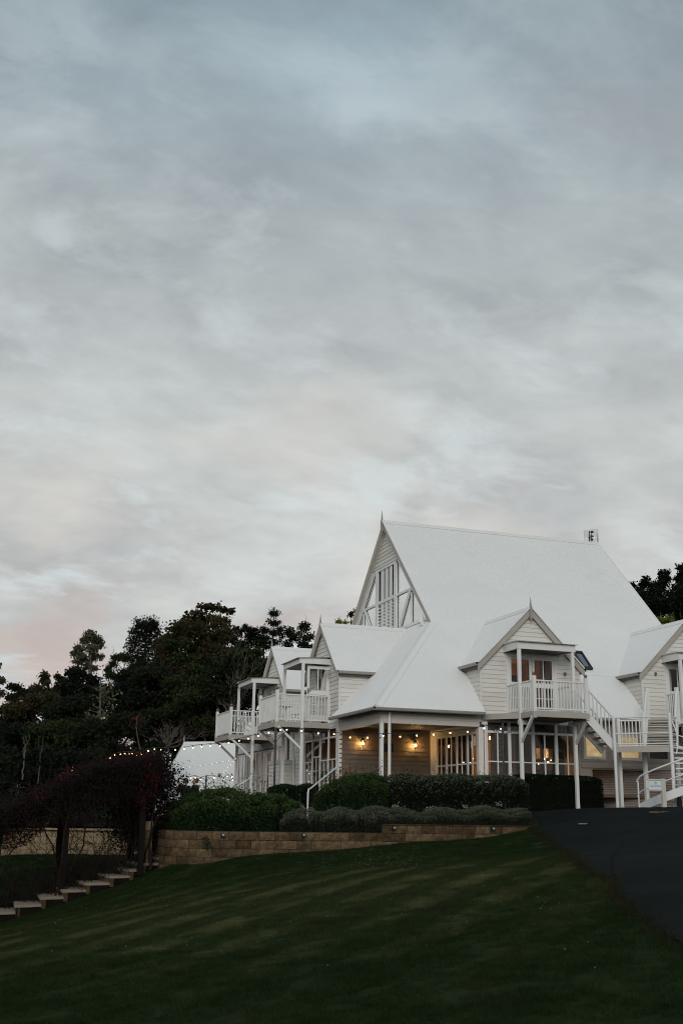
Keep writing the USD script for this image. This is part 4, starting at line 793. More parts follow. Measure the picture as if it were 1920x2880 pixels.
keys(pi.GetPrim(), 'short mown grass of the dark sloping lawn', 'grass', kind='stuff')
M['silver_petal'] = paint('clover_petal', (.15, .16, .125), .8, .2, 30.)
cf = MB(); k = 0
for cx_, cy_, sx, sy, n in ((1075, 2420, 95, 16, 240), (800, 2440, 300, 60, 110), (330, 2560, 160, 60, 60), (1520, 2545, 50, 20, 14), (900, 2600, 500, 120, 15)):
    for _ in range(n):
        p = on_ground(gr.normal(cx_, sx), gr.normal(cy_, sy))
        if bed.contains(shapely.Point(p[:2])) or dpoly.contains(shapely.Point(p[:2])) or p[1] > 28: continue
        cf.ball(p + (0, 0, .045), gr.uniform(.004, .0075), 1)
solo('clover_flowers', cf, M['silver_petal'], label='tiny white clover flowers dotted over the lawn', cat='flowers', kind='stuff')

vg = []; el = LineString([tuple(q) for q in edge] ); vrng = np.random.default_rng(61)
for _ in range(6000):
    q = np.array(el.interpolate(vrng.random() ** 1.2 * el.length).coords[0]); q = q + vrng.normal(0, .06, 2) - np.array([.945, -.326]) * abs(vrng.normal(0, .06)); vg.append(q)
vg = np.array(vg); vb = vrng.uniform(0, 2 * math.pi, len(vg)); vh = vrng.uniform(.03, .085, len(vg)); base = np.column_stack([vg, hfast(vg) + .005]); sd = np.column_stack([np.cos(vb), np.sin(vb), 0 * vb]) * .0045
vv = np.stack([base - sd, base + sd, base + np.column_stack([vrng.normal(0, .6, (len(vg), 2)) * vh[:, None], vh])], 1).reshape(-1, 3)
M['drygrass'] = leafmat('dry_verge_grass', (.008, .010, .005), (.034, .027, .014), 2.2)
solo('verge_grass', (vv, np.arange(len(vv)).reshape(-1, 3)), M['drygrass'], 'brownish dry grass fraying over the driveway edge', 'grass', kind='stuff')
# garden bed and terrace behind the retaining wall
tp = np.array([(15.5, 28.7, -.22), (11.2, 28.8, -.22), (10.8, 28.8, -.40), (7.1, 28.8, -.42), (6.0, 29.6, -.42), (5.7, 32, -.42), (12, 31, -.15), (16.5, 31, .1), (18, 34.5, .28), (19, 37, .40), (14, 35, .30), (10, 34, -.1), (14.4, 37.7, .4), (14.4, 45, .35), (12, 42, .1), (14.5, 56, .3), (10, 49, -.17), (7, 42, -.35), (6, 50, -.3), (10, 62, -.1), (14, 64, 0)])
trbf = RBFInterpolator(tp[:, :2], tp[:, 2], kernel='linear')
tpoly = Polygon([(15.6, 28.75), (11.2, 28.75), (7.1, 28.75), (6.4, 28.95), (5.95, 29.6), (5.85, 30.2), (5.85, 36), (5.2, 44), (4.5, 60), (14.6, 64), (14.6, 42), (14.6, 37.8), (19.2, 37.8), (19.1, 36.2), (18.5, 34.6), (17.3, 32.0), (16.5, 30.2)])
tm_ = MB(); st = .8; x0, y0, x1, y1 = tpoly.bounds; pr_ = prep(tpoly)
for gx in np.arange(x0, x1, st):
    for gy in np.arange(y0, y1, st):
        q = sbox(gx, gy, gx + st, gy + st)
        if not pr_.intersects(q): continue
        q = tpoly.intersection(q)
        for pg in (q.geoms if hasattr(q, 'geoms') else [q]):
            if pg.geom_type != 'Polygon' or pg.area < 1e-5: continue
            p2, f = trimesh.creation.triangulate_polygon(shapely.geometry.polygon.orient(pg), engine='earcut'); tm_.add(np.column_stack([p2, trbf(p2)]), f)
solo('garden_bed', tm_, M['soil'], kind='structure', smooth=True)

# ------------------------------------------------------------------ block retaining wall
def rough_block(O, A, N, w, h, dep, rng, bulge=.022):
    """split-faced block: O lower left of its face, A along, N out of the wall"""
    nu, nv = 5, 4; u = np.linspace(0, 1, nu); vv = np.linspace(0, 1, nv); mb = MB(); g_ = []
    for j in range(nv):
        for i in range(nu):
            e = 0 if i in (0, nu - 1) or j in (0, nv - 1) else bulge * rng.uniform(.3, 1.1); g_.append(O + A * w * u[i] + Z3 * h * vv[j] + N * e)
    f = [(j * nu + i, j * nu + i + 1, (j + 1) * nu + i + 1, (j + 1) * nu + i) for j in range(nv - 1) for i in range(nu - 1)]
    mb.add(g_, f)
    c = [O, O + A * w, O + A * w + Z3 * h, O + Z3 * h]; b = [q - N * dep for q in c]
    mb.add(c + b, [(0, 4, 5, 1), (1, 5, 6, 2), (2, 6, 7, 3), (3, 7, 4, 0)]); return mb
def block_course(parent, path, z, h, rng, offs, mats, floor=None, w0=.395, gap=.011, s0=0, s1=None):
    L_ = path.length if s1 is None else s1; s = s0 - offs
    while s < L_ - .05:
        a, b = max(s, s0), min(s + w0, L_); s += w0
        if b - a < .08: continue
        p, q = np.array(path.interpolate(a + gap / 2).coords[0]), np.array(path.interpolate(b - gap / 2).coords[0])
        A = np.append(q - p, 0); w = np.linalg.norm(A); A /= w; N = np.array([A[1], -A[0], 0.])
        if floor is not None and z + h < floor((p + q) / 2) - .02: continue
        O = np.append(p, z + rng.normal(0, .0025)) + N * rng.normal(0, .005)
        part(parent, 'block', rough_block(O, A, N, w, h - gap, .18, rng), M[mats[rng.integers(len(mats))]])
arc = [(7.1 + 1.4 * math.cos(t), 30.0 + 1.4 * math.sin(t)) for t in np.linspace(math.radians(180), math.radians(270), 14)]
wpath = LineString([(5.7, 33.0), *arc, (15.45, 28.6)])
br = np.random.default_rng(31)
rwall = thing('retaining_wall', 'long tan split block retaining wall curving between lawn and hedges', 'retaining wall', (11, 28.6, -.6))
core = wpath.offset_curve(.13).buffer(.1, cap_style='flat')
part(rwall, 'wall_core', MB().prism(core, (0, 0, -1.7), X, Y, Z3 * 1.355), M['mortar'])
part(rwall, 'wall_core', MB().box((11.16, 28.64, -.5), (15.44, 28.88, -.145)), M['mortar'])
fl = lambda p: h1(p[0], p[1])
for k in range(6):
    block_course(rwall, wpath, -.345 - .205 * (k + 1), .205, br, .2 * (k % 2), ['block', 'block', 'block2', 'block3'], fl)
s_up = wpath.project(shapely.Point(11.14, 28.6))
block_course(rwall, wpath, -.345, .205, br, .1, ['block', 'block2', 'block3'], None, s0=s_up)
part(rwall, 'cap_strip', MB().box((11.14, 28.57, -.14), (15.46, 28.85, -.118)), M['block3'])
pil = thing('stone_pier', 'short sandstone pier at the left end of the retaining wall', 'pier', (5.35, 30.6, -1.2))
for k in range(5):
    q = np.array([5.18, 30.45 - .0, -1.30 + .235 * k]); part(pil, 'block', MB().box(q, q + (.30, .30, .225)), M['block2' if k < 4 else 'sand'])
def puck(u, v, tag_):
    p = at(u, v, y=28.57); t = thing('wall_light', tag_, 'light', p); ax = -Y
    part(t, 'lamp_body', MB().tube([p + Y * .02, p - Y * .02, p - Y * .05], [.062, .062, .05], 14), M['black'])
    part(t, 'lens', MB().ball(p - Y * .045, .04, 2, (1, .6, 1)), M['metal'], smooth=40)
for (u, v), s_ in zip(((627, 2350), (854, 2350), (1108, 2330), (1386, 2332)), ('round unlit wall light on the left part of the block wall', 'round unlit wall light midway along the lower block wall', 'round unlit wall light near the step up of the block wall', 'round unlit wall light at the right end of the block wall')): puck(u, v, s_)

# ------------------------------------------------------------------ garden steps, pergola
cl = np.array([.79, .605]); cl /= np.linalg.norm(cl); pe = np.array([-cl[1], cl[0]])        # climbing direction, away from us
foot = np.append(rd(-5.0, 30.5), -1.22); stp = thing('garden_steps', 'flight of sandstone steps climbing the lawn under the pergola', 'steps', (foot[0], foot[1], -1.6))
c3, p3 = np.append(rd(.95, .31), 0), np.append(rd(-.31, .95), 0)                       # along the pergola, away from us
sr = np.random.default_rng(8)
for k in range(len(spx) - 1):
    n0, n1, f0, f1 = (np.array(q) for q in (NC[k], NC[k + 1], FC[k], FC[k + 1])); zt_ = n0[2]; over = (n0 - n1); over[2] = 0; over *= .06
    quad = Polygon([(n0 + over)[:2], n1[:2], f1[:2], (f0 + over)[:2]])
    part(stp, 'tread', MB().prism(quad, (0, 0, zt_ - .055), X, Y, Z3 * .055), M['tread'])
    wd = np.linalg.norm((f0 - n0)[:2]); A_ = (n0 - f0) * (1, 1, 0) / wd; Nn = np.array([A_[1], -A_[0], 0]); Nn = Nn if np.dot(Nn, (n0 - n1)) > 0 else -Nn; wpos = 0.
    while wpos < wd - .03:
        w_ = min(sr.uniform(.12, .2), wd - wpos); part(stp, 'riser_stone', rough_block(f0 * (1, 1, 0) + A_ * wpos + Z3 * (zt_ - .26), A_, Nn, w_ - .008, .2, .1, sr, .012), M[['block3', 'block', 'block2'][sr.integers(3)]]); wpos += w_
    part(stp, 'side_wall', MB().prism(Polygon([n0[:2], n1[:2], f1[:2], f0[:2]]).buffer(-.015), (0, 0, zt_ - .65), X, Y, Z3 * .59), M['soil'])
w2 = thing('sandstone_wall', 'pale sandstone block wall seen through the vine stems', 'wall', (*rd(-8.3, 38), -1.0))
a_, b_ = rd(-10.6, 37.6), rd(-5.6, 37.9); wp2 = LineString([a_, b_])
for k in range(5): block_course(w2, wp2, -.48 - .2 * (k + 1), .2, br, .2 * (k % 2), ['sand', 'sand2', 'sand2'], None)
cw = shapely.affinity.translate(wp2.buffer(.1, cap_style='flat'), .04, .12); part(w2, 'wall_core', MB().prism(cw, (0, 0, -1.7), X, Y, Z3 * 1.21), M['mortar'])
part(w2, 'wall_cap', MB().prism(wp2.buffer(.14, cap_style='flat'), (0, 0, -.478), X, Y, Z3 * .06), M['sand2'])
pg_ = thing('pergola', 'dark timber pergola over the garden steps', 'pergola', (foot[0], foot[1], -1.4))
near_posts = [np.append(rd(r_, d_), z_) for r_, d_, z_ in ((-10.5, 28.5, -3.3), (-8.42, 29.1, -2.6), (-6.78, 29.7, -1.95), (-4.98, 30.3, -1.22))]
tops = []
for q in near_posts:
    for s_ in (0, 1.75):
        b_ = q + p3 * s_; top = q[2] + 2.25; part(pg_, 'post', MB().obox(b_ + (-.07, -.07, -.25), X * .14, Y * .14, Z3 * (top - q[2] + .25)), M['timber']); tops.append(b_ * (1, 1, 0) + Z3 * top)
for s_ in (0, 1):
    for a, b in zip(tops[s_::2][:-1], tops[s_::2][1:]): part(pg_, 'beam', MB().beam(a + Z3 * .07, b + Z3 * .07 + (b - a) * .02, .07, .16), M['timber'])
e0, e1 = tops[0], tops[6]
for t in np.linspace(0, 1, 13):
    a = e0 + (e1 - e0) * t + Z3 * .17; part(pg_, 'rafter', MB().beam(a - p3 * .3, a + p3 * 2.05, .05, .09), M['timber'])
# the vine over it
vr = np.random.default_rng(17)
vn = thing('pergola_vine', 'tangled bare vine with dark red leaves smothering the pergola', 'vine', (foot[0], foot[1], -1.2))
stems = MB()
def wander(p, d, n, step, r0, jit, grav=0.):
    pts_ = [p]; d = d / np.linalg.norm(d)
    for _ in range(n): d = d + vr.normal(0, jit, 3) + (0, 0, -grav); d /= np.linalg.norm(d); pts_.append(pts_[-1] + d * step)
    stems.tube(np.array(pts_), np.linspace(r0, r0 * .35, n + 1), 4, cap=False); return pts_
span = e1 - e0; slen = np.linalg.norm(span)
for q in near_posts:                                                      # trunks twining up the posts
    for k in range(3): wander(q + (vr.uniform(-.25, .35), vr.uniform(-.2, .2), -.1), np.array([vr.normal(0, .18), vr.normal(0, .18), 1.]), 12, .2, vr.uniform(.02, .045), .12)
for k in range(700):                                                      # top tangle
    t = vr.uniform(-.02, 1.07); p = e0 + span * t + p3 * vr.uniform(-.6, 2.1) + Z3 * vr.uniform(-.25, .55)
    wander(p, vr.normal(0, 1, 3) * (1, 1, .5), vr.integers(5, 12), .13, vr.uniform(.004, .011), .35, .01)
for k in range(340):                                                      # hanging strands over the near side
    t = vr.uniform(-.02, 1.03); p = e0 + span * t - p3 * vr.uniform(-.1, .55) + Z3 * vr.uniform(-.2, .2)
    wander(p, np.array([vr.normal(0, .4), vr.normal(0, .4), -1.]), vr.integers(4, 9 if t > .35 else 13), .15, vr.uniform(.004, .009), .3, .02)
for k in range(430):                                                      # thin growth between the posts
    t = vr.uniform(.12, .99); g0 = near_posts[0] + (near_posts[3] - near_posts[0]) * t + p3 * vr.uniform(-.1, 1.8)
    wander(g0, np.array([vr.normal(0, .55), vr.normal(0, .4), 1.]), vr.integers(5, 15), .17, vr.uniform(.004, .012), .28)
part(vn, 'stems', stems, M['stem'], kind='stuff')
def leaves(n, centers, size, rng, flat=0., aspect=.6, up=0.):
    """n two-triangle leaves at CENTERS (n x 3)"""
    c = np.asarray(centers); n = len(c); d = rng.normal(0, 1, (n, 3)); d[:, 2] *= (1 - flat); d /= np.linalg.norm(d, axis=1, keepdims=True)
    q = rng.normal(0, 1, (n, 3)); q[:, 2] += up; s_ = np.cross(d, q); s_ /= np.linalg.norm(s_, axis=1, keepdims=True) + 1e-9
    sz = (size * rng.uniform(.6, 1.3, n))[:, None]; v = np.stack([c - d * sz * .5, c + s_ * sz * aspect * .5, c + d * sz * .5, c - s_ * sz * aspect * .5], 1).reshape(-1, 3)
    b = np.arange(n)[:, None] * 4; return v, np.vstack([b + [0, 1, 2], b + [0, 2, 3]])
def vinepts(n, red):
    t = vr.uniform(-.03, 1.11, n); s_ = vr.uniform(-.55, 2.0, n); hz = .48 + .35 * np.sin(t * 9 + 1) * .5 + vr.normal(0, .12, n)
    low = np.where(t < .36, -1.25, -.62) + .15 * np.sin(t * 23); near = s_ < .15
    z = np.where(near, low + (hz - low) * vr.uniform(0, 1, n) ** .8, hz - vr.uniform(0, .5, n))
    slope_fix = 0
    return e0 + span * t[:, None] + p3 * s_[:, None] + Z3 * z[:, None]
part(vn, 'leaves', leaves(0, vinepts(70000, 0), .062, vr), L['vine'], kind='stuff')
rc = np.concatenate([c0 + vr.normal(0, .13, (60, 3)) for c0 in vinepts(60, 1)]); part(vn, 'red_leaves', leaves(0, rc, .055, vr), L['red'], kind='stuff', label='clusters of deep red leaves')
# leafy clump at the upper end, beside the two men
cb = np.append(rd(-5.0, 31.3), -.05)
bl_ = np.concatenate([cb + (dx, dy, dz) + vr.normal(0, 1, (1100, 3)) * (.30, .30, .24) for dx, dy, dz in ((-.5, 0, .75), (-.1, .2, .9), (.25, .1, .6), (.15, -.1, .2), (-.3, -.1, .3), (.36, .1, .98), (.0, 0, -.2), (-.6, .3, .1), (-.5, .2, -.35), (-.15, .2, -.5), (-.7, .2, .6))])
part(vn, 'leaves', leaves(0, bl_, .08, vr), L['vine'], kind='stuff')

# ------------------------------------------------------------------ hedges and shrubs
hr = np.random.default_rng(41)
def hedge(name, label, cat, path, width, z0, ztop, leaf, size, n, bulge=.12, young=None, core=True, seed=0, wild=0., group=None, sprigs=0):
    """clipped or mounded hedge along plan points PATH; ztop(s) gives the top height along it (0..1)"""
    rng = np.random.default_rng(100 + seed); ls = LineString(path); Ln = ls.length
    t = rng.uniform(0, 1, n); P_ = np.array([ls.interpolate(q, normalized=True).coords[0] for q in np.linspace(0, 1, 200)]); tx = np.gradient(P_, axis=0); tx /= np.linalg.norm(tx, axis=1, keepdims=True)
    t = np.where(rng.random(n) < min(.14, .5 * width / Ln), np.where(rng.random(n) < .5, rng.uniform(0, .012, n), rng.uniform(.988, 1, n)), t); endm = (t < .012) | (t > .988)
    idx = np.clip((t * 199).astype(int), 0, 199); base = P_[idx]; nx = np.stack([tx[idx, 1], -tx[idx, 0]], 1)
    zt_ = np.array([ztop(q) for q in t]); ph = rng.uniform(0, 1, n)
    # section: near face, top, far face; with lumps
    lump = meshkit.fbm(np.column_stack([base * 1.1, ph * 3])) if hasattr(meshkit, 'fbm') else np.zeros(n)
    lump = np.asarray(lump).ravel() * bulge * 1.6
    endw = np.clip(np.minimum(t, 1 - t) * Ln / .5, 0, 1) ** .5
    side = np.where(ph < .52, 1, np.where(ph < .86, 0, -1)); a = rng.uniform(0, 1, n); side = np.where(endm, 1, side); sgn = np.where(endm, rng.uniform(-1, 1, n), side)
    rnd_ = np.clip((a - .8) / .2, 0, 1)
    off = np.where(side == 0, rng.uniform(-1, 1, n), sgn * (1 - .18 * rnd_ ** 2)) * width / 2 * (.55 + .45 * endw); z = np.where(side == 0, 1.0, a)
    zz0 = z0 if np.isscalar(z0) else np.array([z0(q) for q in t])
    zz = zz0 + (zt_ - zz0) * (z - np.where(side == 0, .12 * np.abs(off / (width / 2)) ** 3, 0)) * (.86 + .14 * endw)
    ee = rng.random(n) < min(.12, .5 * width / Ln); z_e = rng.uniform(0, 1, n)
    depth = rng.exponential(.05, n)
    c = np.column_stack([base + nx * (off + np.sign(off) * (lump - depth) * (side != 0))[:, None], zz + (lump - depth) * (side == 0)])
    if wild: 
        k = rng.random(n) < wild; c[k, 2] += rng.exponential(.11, k.sum()) * (side[k] == 0)
    t_ = thing(name, label, cat, (*P_[100], float(np.mean(zz0))), group)
    if sprigs:
        sm = MB(); sl = []
        for _ in range(sprigs):
            q = rng.uniform(.03, .97); i = int(q * 199); o_ = rng.uniform(-.9, .9) * width / 2; nn = np.array([tx[i, 1], -tx[i, 0]]); p0 = np.append(P_[i] + nn * o_, ztop(q) - .12 - .1 * abs(o_)); hh_ = rng.uniform(.14, .42); p1 = p0 + (rng.normal(0, .07), rng.normal(0, .07), hh_)
            sm.tube([p0, (p0 + p1) / 2 + rng.normal(0, .012, 3), p1], [.005, .004, .002], 4, cap=False); m_ = rng.uniform(.2, 1.05, 14)[:, None]; sl.append(p0 * (1 - m_) + p1 * m_ + rng.normal(0, .022, (14, 3)))
        part(t_, 'sprig_stems', sm, M['stem'], kind='stuff'); part(t_, 'sprig_leaves', leaves(0, np.vstack(sl), size * .8, rng, aspect=.5), L[(young or (leaf,))[0]], kind='stuff')
    if core:
        cm = MB(); ks = np.linspace(5, 194, 40).astype(int)
        rows = []
        for i in ks:
            zt1 = ztop(i / 199.) - .13; zb = z0 if np.isscalar(z0) else z0(i / 199.); nn = np.array([tx[i, 1], -tx[i, 0]]); e_ = .55 + .45 * min(1, min(i, 199 - i) / 199. * Ln / .5) ** .5; w_ = max(.05, width / 2 - .12) * e_
            rows.append([(*(P_[i] + nn * w_), zb - .1), (*(P_[i] + nn * w_), zb + (zt1 - zb) * .85), (*(P_[i] + nn * w_ * .7), zt1), (*(P_[i] - nn * w_ * .7), zt1), (*(P_[i] - nn * w_), zb + (zt1 - zb) * .85), (*(P_[i] - nn * w_), zb - .1)])
        v = np.array(rows).reshape(-1, 3); cm.add(v, [(i * 6 + j, (i + 1) * 6 + j, (i + 1) * 6 + j + 1, i * 6 + j + 1) for i in range(len(ks) - 1) for j in range(5)]); cm.add(v[:6], [(0, 1, 2), (0, 2, 3), (0, 3, 4), (0, 4, 5)]); cm.add(v[-6:], [(0, 2, 1), (0, 3, 2), (0, 4, 3), (0, 5, 4)])
        part(t_, 'branches', cm, M['soil'])  # dark core added inside the foliage to stop light, not real branches
    if young:
        mat2, frac = young; kk = (rng.random(n) < frac * np.clip((z - .45) / .5, 0.05, 1)); part(t_, 'young_leaves', leaves(0, c[kk] + (0, 0, .02), size, rng, up=.4), L[mat2], kind='stuff'); c = c[~kk]
    part(t_, 'foliage', leaves(0, c, size, rng, up=.4), L[leaf], kind='stuff'); return t_, P_
def zpx(v, u, d): return float(at(u, v, d=d)[2])
# left mounds above the curved wall
def W_(u, d): return tuple(at(u, 2300, d=d)[:2])
hedge('green_shrub_mound', 'bright green bushy shrub mound above the curved end of the wall', 'shrub', [W_(470, 32.4), W_(560, 32.3), W_(640, 32.1), W_(722, 31.9)], 1.9, -.45, lambda t: float(np.interp(t, [0, .12, .25, .4, .55, .75, .9, 1], [.08, .20, .30, .40, .46, .46, .38, .28])) + .05 * math.sin(t * 31), 'hedge', .062, 30000, .24, ('hedgeyoung', .8), seed=1, wild=.12, sprigs=150)
hedge('green_shrub_mound', 'lower rounded green shrub mound in front of the left balcony posts', 'shrub', [W_(672, 32.0), W_(750, 32.2), W_(830, 32.6)], 1.7, -.42, lambda t: float(np.interp(t, [0, .3, .6, .85, 1], [.26, .38, .32, .18, .0])) + .05 * math.sin(t * 23 + 1), 'hedge', .062, 18000, .24, ('hedgeyoung', .55), seed=2, wild=.06, sprigs=70)
hedge('clipped_hedge', 'dark clipped hedge between the black lamp pole and the white balcony post', 'hedge', [W_(762, 38.6), W_(800, 38.2), W_(831, 37.9)], .8, -.05, lambda t: float(np.interp(t, [0, 1], [.98, 1.06])), 'hedgedark', .05, 9000, .05, ('hedge', .5), seed=3)
hedge('clipped_hedge', 'short dark clipped hedge between the white balcony post and the handrail', 'hedge', [W_(855, 37.0), W_(876, 36.4)], .7, -.05, lambda t: 1.04, 'hedgedark', .05, 4000, .05, ('hedge', .4), seed=9)
hedge('veranda_shrub', 'loose green shrub in front of the veranda beside the white handrail', 'shrub', [W_(888, 33.6), W_(960, 33.4), W_(1040, 33.3), W_(1090, 33.3)], 1.2, -.1, lambda t: float(np.interp(t, [0, .15, .4, .7, 1], [.45, .72, 1.0, 1.06, 1.04])), 'hedge', .055, 22000, .20, ('hedgeyoung', .45), seed=4, wild=.10, sprigs=90)
hedge('veranda_hedge', 'long clipped hedge with silvery new leaves in front of the veranda', 'hedge', [W_(1078, 33.5), W_(1200, 34.0), W_(1340, 34.8), W_(1463, 35.9)], 1.1, lambda t: -.12 + .35 * t, lambda t: 1.15 + .08 * t + .03 * math.sin(t * 17), 'hedgedark', .05, 34000, .10, ('silver', .42), seed=5, wild=.03, sprigs=40)
hedge('clipped_hedge', 'dark square clipped hedge between the two white balcony posts', 'hedge', [(19.35, 37.25), (23.0, 37.2)], .72, .35, lambda t: 1.62 - .03 * t, 'hedgedark', .05, 17000, .04, None, seed=6)
hedge('flowering_border', 'low silvery flowering border along the top of the block wall', 'border plant', [W_(800, 31.3), W_(900, 31.0), W_(1000, 31.1), W_(1090, 31.5)], 1.0, -.42, lambda t: -.02 + .12 * math.sin(t * 9) ** 2 + .12 * t, 'border', .036, 21000, .14, ('silver', .7), seed=7, wild=.05)
hedge('flowering_border', 'low silvery border plants along the raised right part of the block wall', 'border plant', [W_(1085, 31.5), W_(1200, 31.95), W_(1350, 32.55), W_(1476, 33.2)], .95, lambda t: -.28 + .12 * t, lambda t: .10 + .06 * math.sin(t * 21) + .14 * t, 'border', .036, 26000, .13, ('silver', .7), seed=8, wild=.05)
fl_ = MB(); flp = MB()
for u, v, n, k in ((845, 2268, 30, 1), (880, 2275, 26, 1), (1112, 2270, 26, 0), (1210, 2273, 22, 0), (1310, 2270, 26, 1), (1402, 2262, 14, 0), (1030, 2274, 10, 0)):
    for _ in range(n): (flp if k else fl_).ball(at(u + hr.normal(0, 7), v + hr.normal(0, 4), d=33.0), hr.uniform(.009, .018), 1)
solo('white_border_flowers', fl_, M['petal'], 'small white blooms between hedge and border', 'flowers', kind='stuff'); solo('pink_border_flowers', flp, M['petalpink'], 'pale pink blooms between hedge and border', 'flowers', kind='stuff')
spr = thing('wall_weed', 'small green weed sprouting from the block wall joint', 'weed', at(578, 2378, y=28.56)); wq = at(579, 2372, y=28.52)
part(spr, 'leaves', leaves(0, wq + hr.normal(0, 1, (120, 3)) * (.06, .03, .075), .05, hr), L['hedge'])
pk = thing('flower_spikes', 'tall rusty flower spikes and pale foliage beside the veranda corner', 'flowers', at(985, 2180, d=37)); fs = MB()
for u, v in ((984, 2162), (973, 2172), (956, 2170), (1000, 2170)):
    q = at(u, v, d=36.6); fs.tube([q - Z3 * 1.7, q - Z3 * .1, q, q + Z3 * .12], [.012, .012, .04, .004], 6)
part(pk, 'flower_spike', fs, paint('rust_spike', (.16, .05, .02), .8)); part(pk, 'foliage', leaves(0, np.concatenate([at(u, 2180, d=36.5) + hr.normal(0, 1, (160, 3)) * (.16, .16, .2) for u in (905, 925, 985, 1000)]), .08, hr, aspect=.25), L['silver'])

# ------------------------------------------------------------------ handrails, poles, string lights
hd = thing('white_handrail', 'bent white pipe handrail rising beside the veranda shrub', 'handrail', at(864, 2290, d=34.6))
A0, A1, A2 = at(864, 2298, d=32.3), at(866, 2224, d=32.3), at(952, 2154, d=35.6); B1 = A1 + (A2 - A1) * .05
part(hd, 'rail', MB().tube([A0 - Z3 * .35, A1 - Z3 * .18, A1 - Z3 * .06, A1 + (A2 - A1) * .02 + Z3 * .02, A1 + (A2 - A1) * .06, A2], .024, 8), M['steelwhite'], smooth=40)
def scroll_pole(u, vt, vb, d, label):
    a, b = at(u, vt, d=d), at(u, vb, d=d); b = a * (1, 1, 0) + Z3 * (min(b[2], float(far_ground(a[:1], a[1:2])[0]) if d > 44.5 and u < 500 else float(trbf(a[None, :2])[0])) - .15); t = thing('light_pole', label, 'pole', b)
    part(t, 'shaft', MB().tube([b, a + Z3 * .02], .035, 8), M['black'])
    sc_ = MB(); ex = CAM[0] * (1, 1, 0)
    for s_ in (-1, 1):
        th = np.linspace(0, 5.2, 16); r_ = np.linspace(.17, .05, 16); sc_.tube([a - Z3 * .20 + ex * s_ * (.20 - r_[i] * math.cos(th[i])) * 1.0 + Z3 * r_[i] * math.sin(th[i]) for i in range(16)], .010, 5)
        sc_.tube([a - Z3 * .42 + ex * s_ * .03, a - Z3 * .26 + ex * s_ * .16, a - Z3 * .1 + ex * s_ * .33], .010, 5)
    part(t, 'scroll_bracket', sc_, M['black']); return a
pa = scroll_pole(775.5, 2050, 2240, 39.2, 'black light pole in front of the nearer left balcony'); pb_ = scroll_pole(1413, 2036, 2190, 36.35, 'black scrolled light pole before the lettered glass front'); pc = scroll_pole(437, 2108, 2172, 45, 'black light pole among the trees left of the small white roof'); pd = scroll_pole(580, 2184, 2230, 47, 'short black pole with scrolls on the terrace')
def strand(label, bulbs, d0, d1, u0, u1, sag=.10, name='string_lights', ends=None, r=.023, mk='bulb', thick=.010, group=None):
    D = lambda u: d0 + (d1 - d0) * (u - u0) / (u1 - u0)
    pts_ = [at(u, v, d=D(u)) for u, v in bulbs]; t = thing(name, label, 'string lights', pts_[len(pts_) // 2], group)
    cab = [q + Z3 * (.085 if r > .02 else .0) for q in pts_]
    if ends: cab = ([np.asarray(ends[0])] if ends[0] is not None else []) + cab + ([np.asarray(ends[1])] if ends[1] is not None else [])
    path = []
    for a, b in zip(cab[:-1], cab[1:]): path += [a + (b - a) * s_ - Z3 * sag * .3 * s_ * (1 - s_) + 0 * Z3 for s_ in (0, .25, .5, .75)]
    path.append(cab[-1]); part(t, 'cable', MB().tube(path, thick, 4), M['black'] if r > .02 else M['twig'])
    for q in pts_:
        b = part(t, 'bulb', MB().ball(q, r, 2 if r > .02 else 1, (1, 1, 1.15)), M[mk])
        if r > .02: part(t, 'socket', MB().tube([q + Z3 * r * .9, q + Z3 * (r + .055)], .018, 6), M['black'])
cj = lambda x, y: (460 + x / 3.92, 2040 + y / 3.92); cd_ = lambda x, y: (840 + x / 5.2267, 1980 + y / 5.2267); ce_ = lambda x, y: (1140 + x / 5.2267, 1980 + y / 5.2267); ck = lambda x, y: (280 + x / 6.533, 2060 + y / 6.533)
strand('festoon lights strung from the nearer balcony across the veranda to the right pole', [cj(1358, 50), cj(1520, 62), cd_(285, 435), cd_(517, 447), cd_(753, 495), cd_(1007, 497), cd_(1240, 470), cd_(1488, 483), ce_(167, 467), ce_(411, 452), ce_(656, 428), ce_(911, 411), ce_(1155, 360), ce_(1395, 367)], 39.0, 36.2, 775, 1413, ends=(pa, None))
strand('festoon lights strung under the left balconies to the black pole', [cj(226, 265), cj(323, 250), cj(420, 237), cj(517, 228), cj(620, 230), cj(718, 195), cj(830, 173), cj(933, 148), cj(1042, 118), cj(1158, 82), cj(1285, 55)], 44.6, 39.4, 437, 775, ends=(None, pa))
strand('festoon lights strung among the dark trees left of the small white roof', [ck(125, 517), ck(200, 478), ck(277, 423), ck(385, 402), ck(462, 396), ck(537, 398), ck(605, 394), ck(684, 427), ck(763, 408), ck(897, 343), ck(1011, 316), ck(1128, 328), ck(1230, 311), ck(1393, 325)], 42, 44.6, 299, 493)
strand('two festoon bulbs hanging low in the trees at far left', [(205, 2159), (204, 2166)], 40, 40, 200, 210)
strand('fine fairy lights strung across the small white roof', [cj(x, y) for x, y in ((780, 375), (720, 388), (655, 403), (590, 415), (530, 428), (467, 433), (405, 448), (345, 457), (285, 462), (220, 468), (155, 475))], 50, 50.2, 500, 660, r=.011, mk='fairy', thick=.003, name='fairy_lights')
strand('fine fairy lights dropping from the eave to the terrace post', [cj(x, y) for x, y in ((795, 372), (770, 405), (740, 440), (710, 472), (685, 502), (660, 525), (640, 540))], 50, 49, 660, 620, r=.011, mk='fairy', thick=.003, name='fairy_lights')
strand('festoon lights at rail height along the terrace behind the two men', [cj(x, y) for x, y in ((300, 583), (350, 580), (405, 600), (473, 578), (560, 582), (663, 601), (703, 566), (762, 607), (755, 570))], 47.5, 46.5, 530, 660, r=.022)
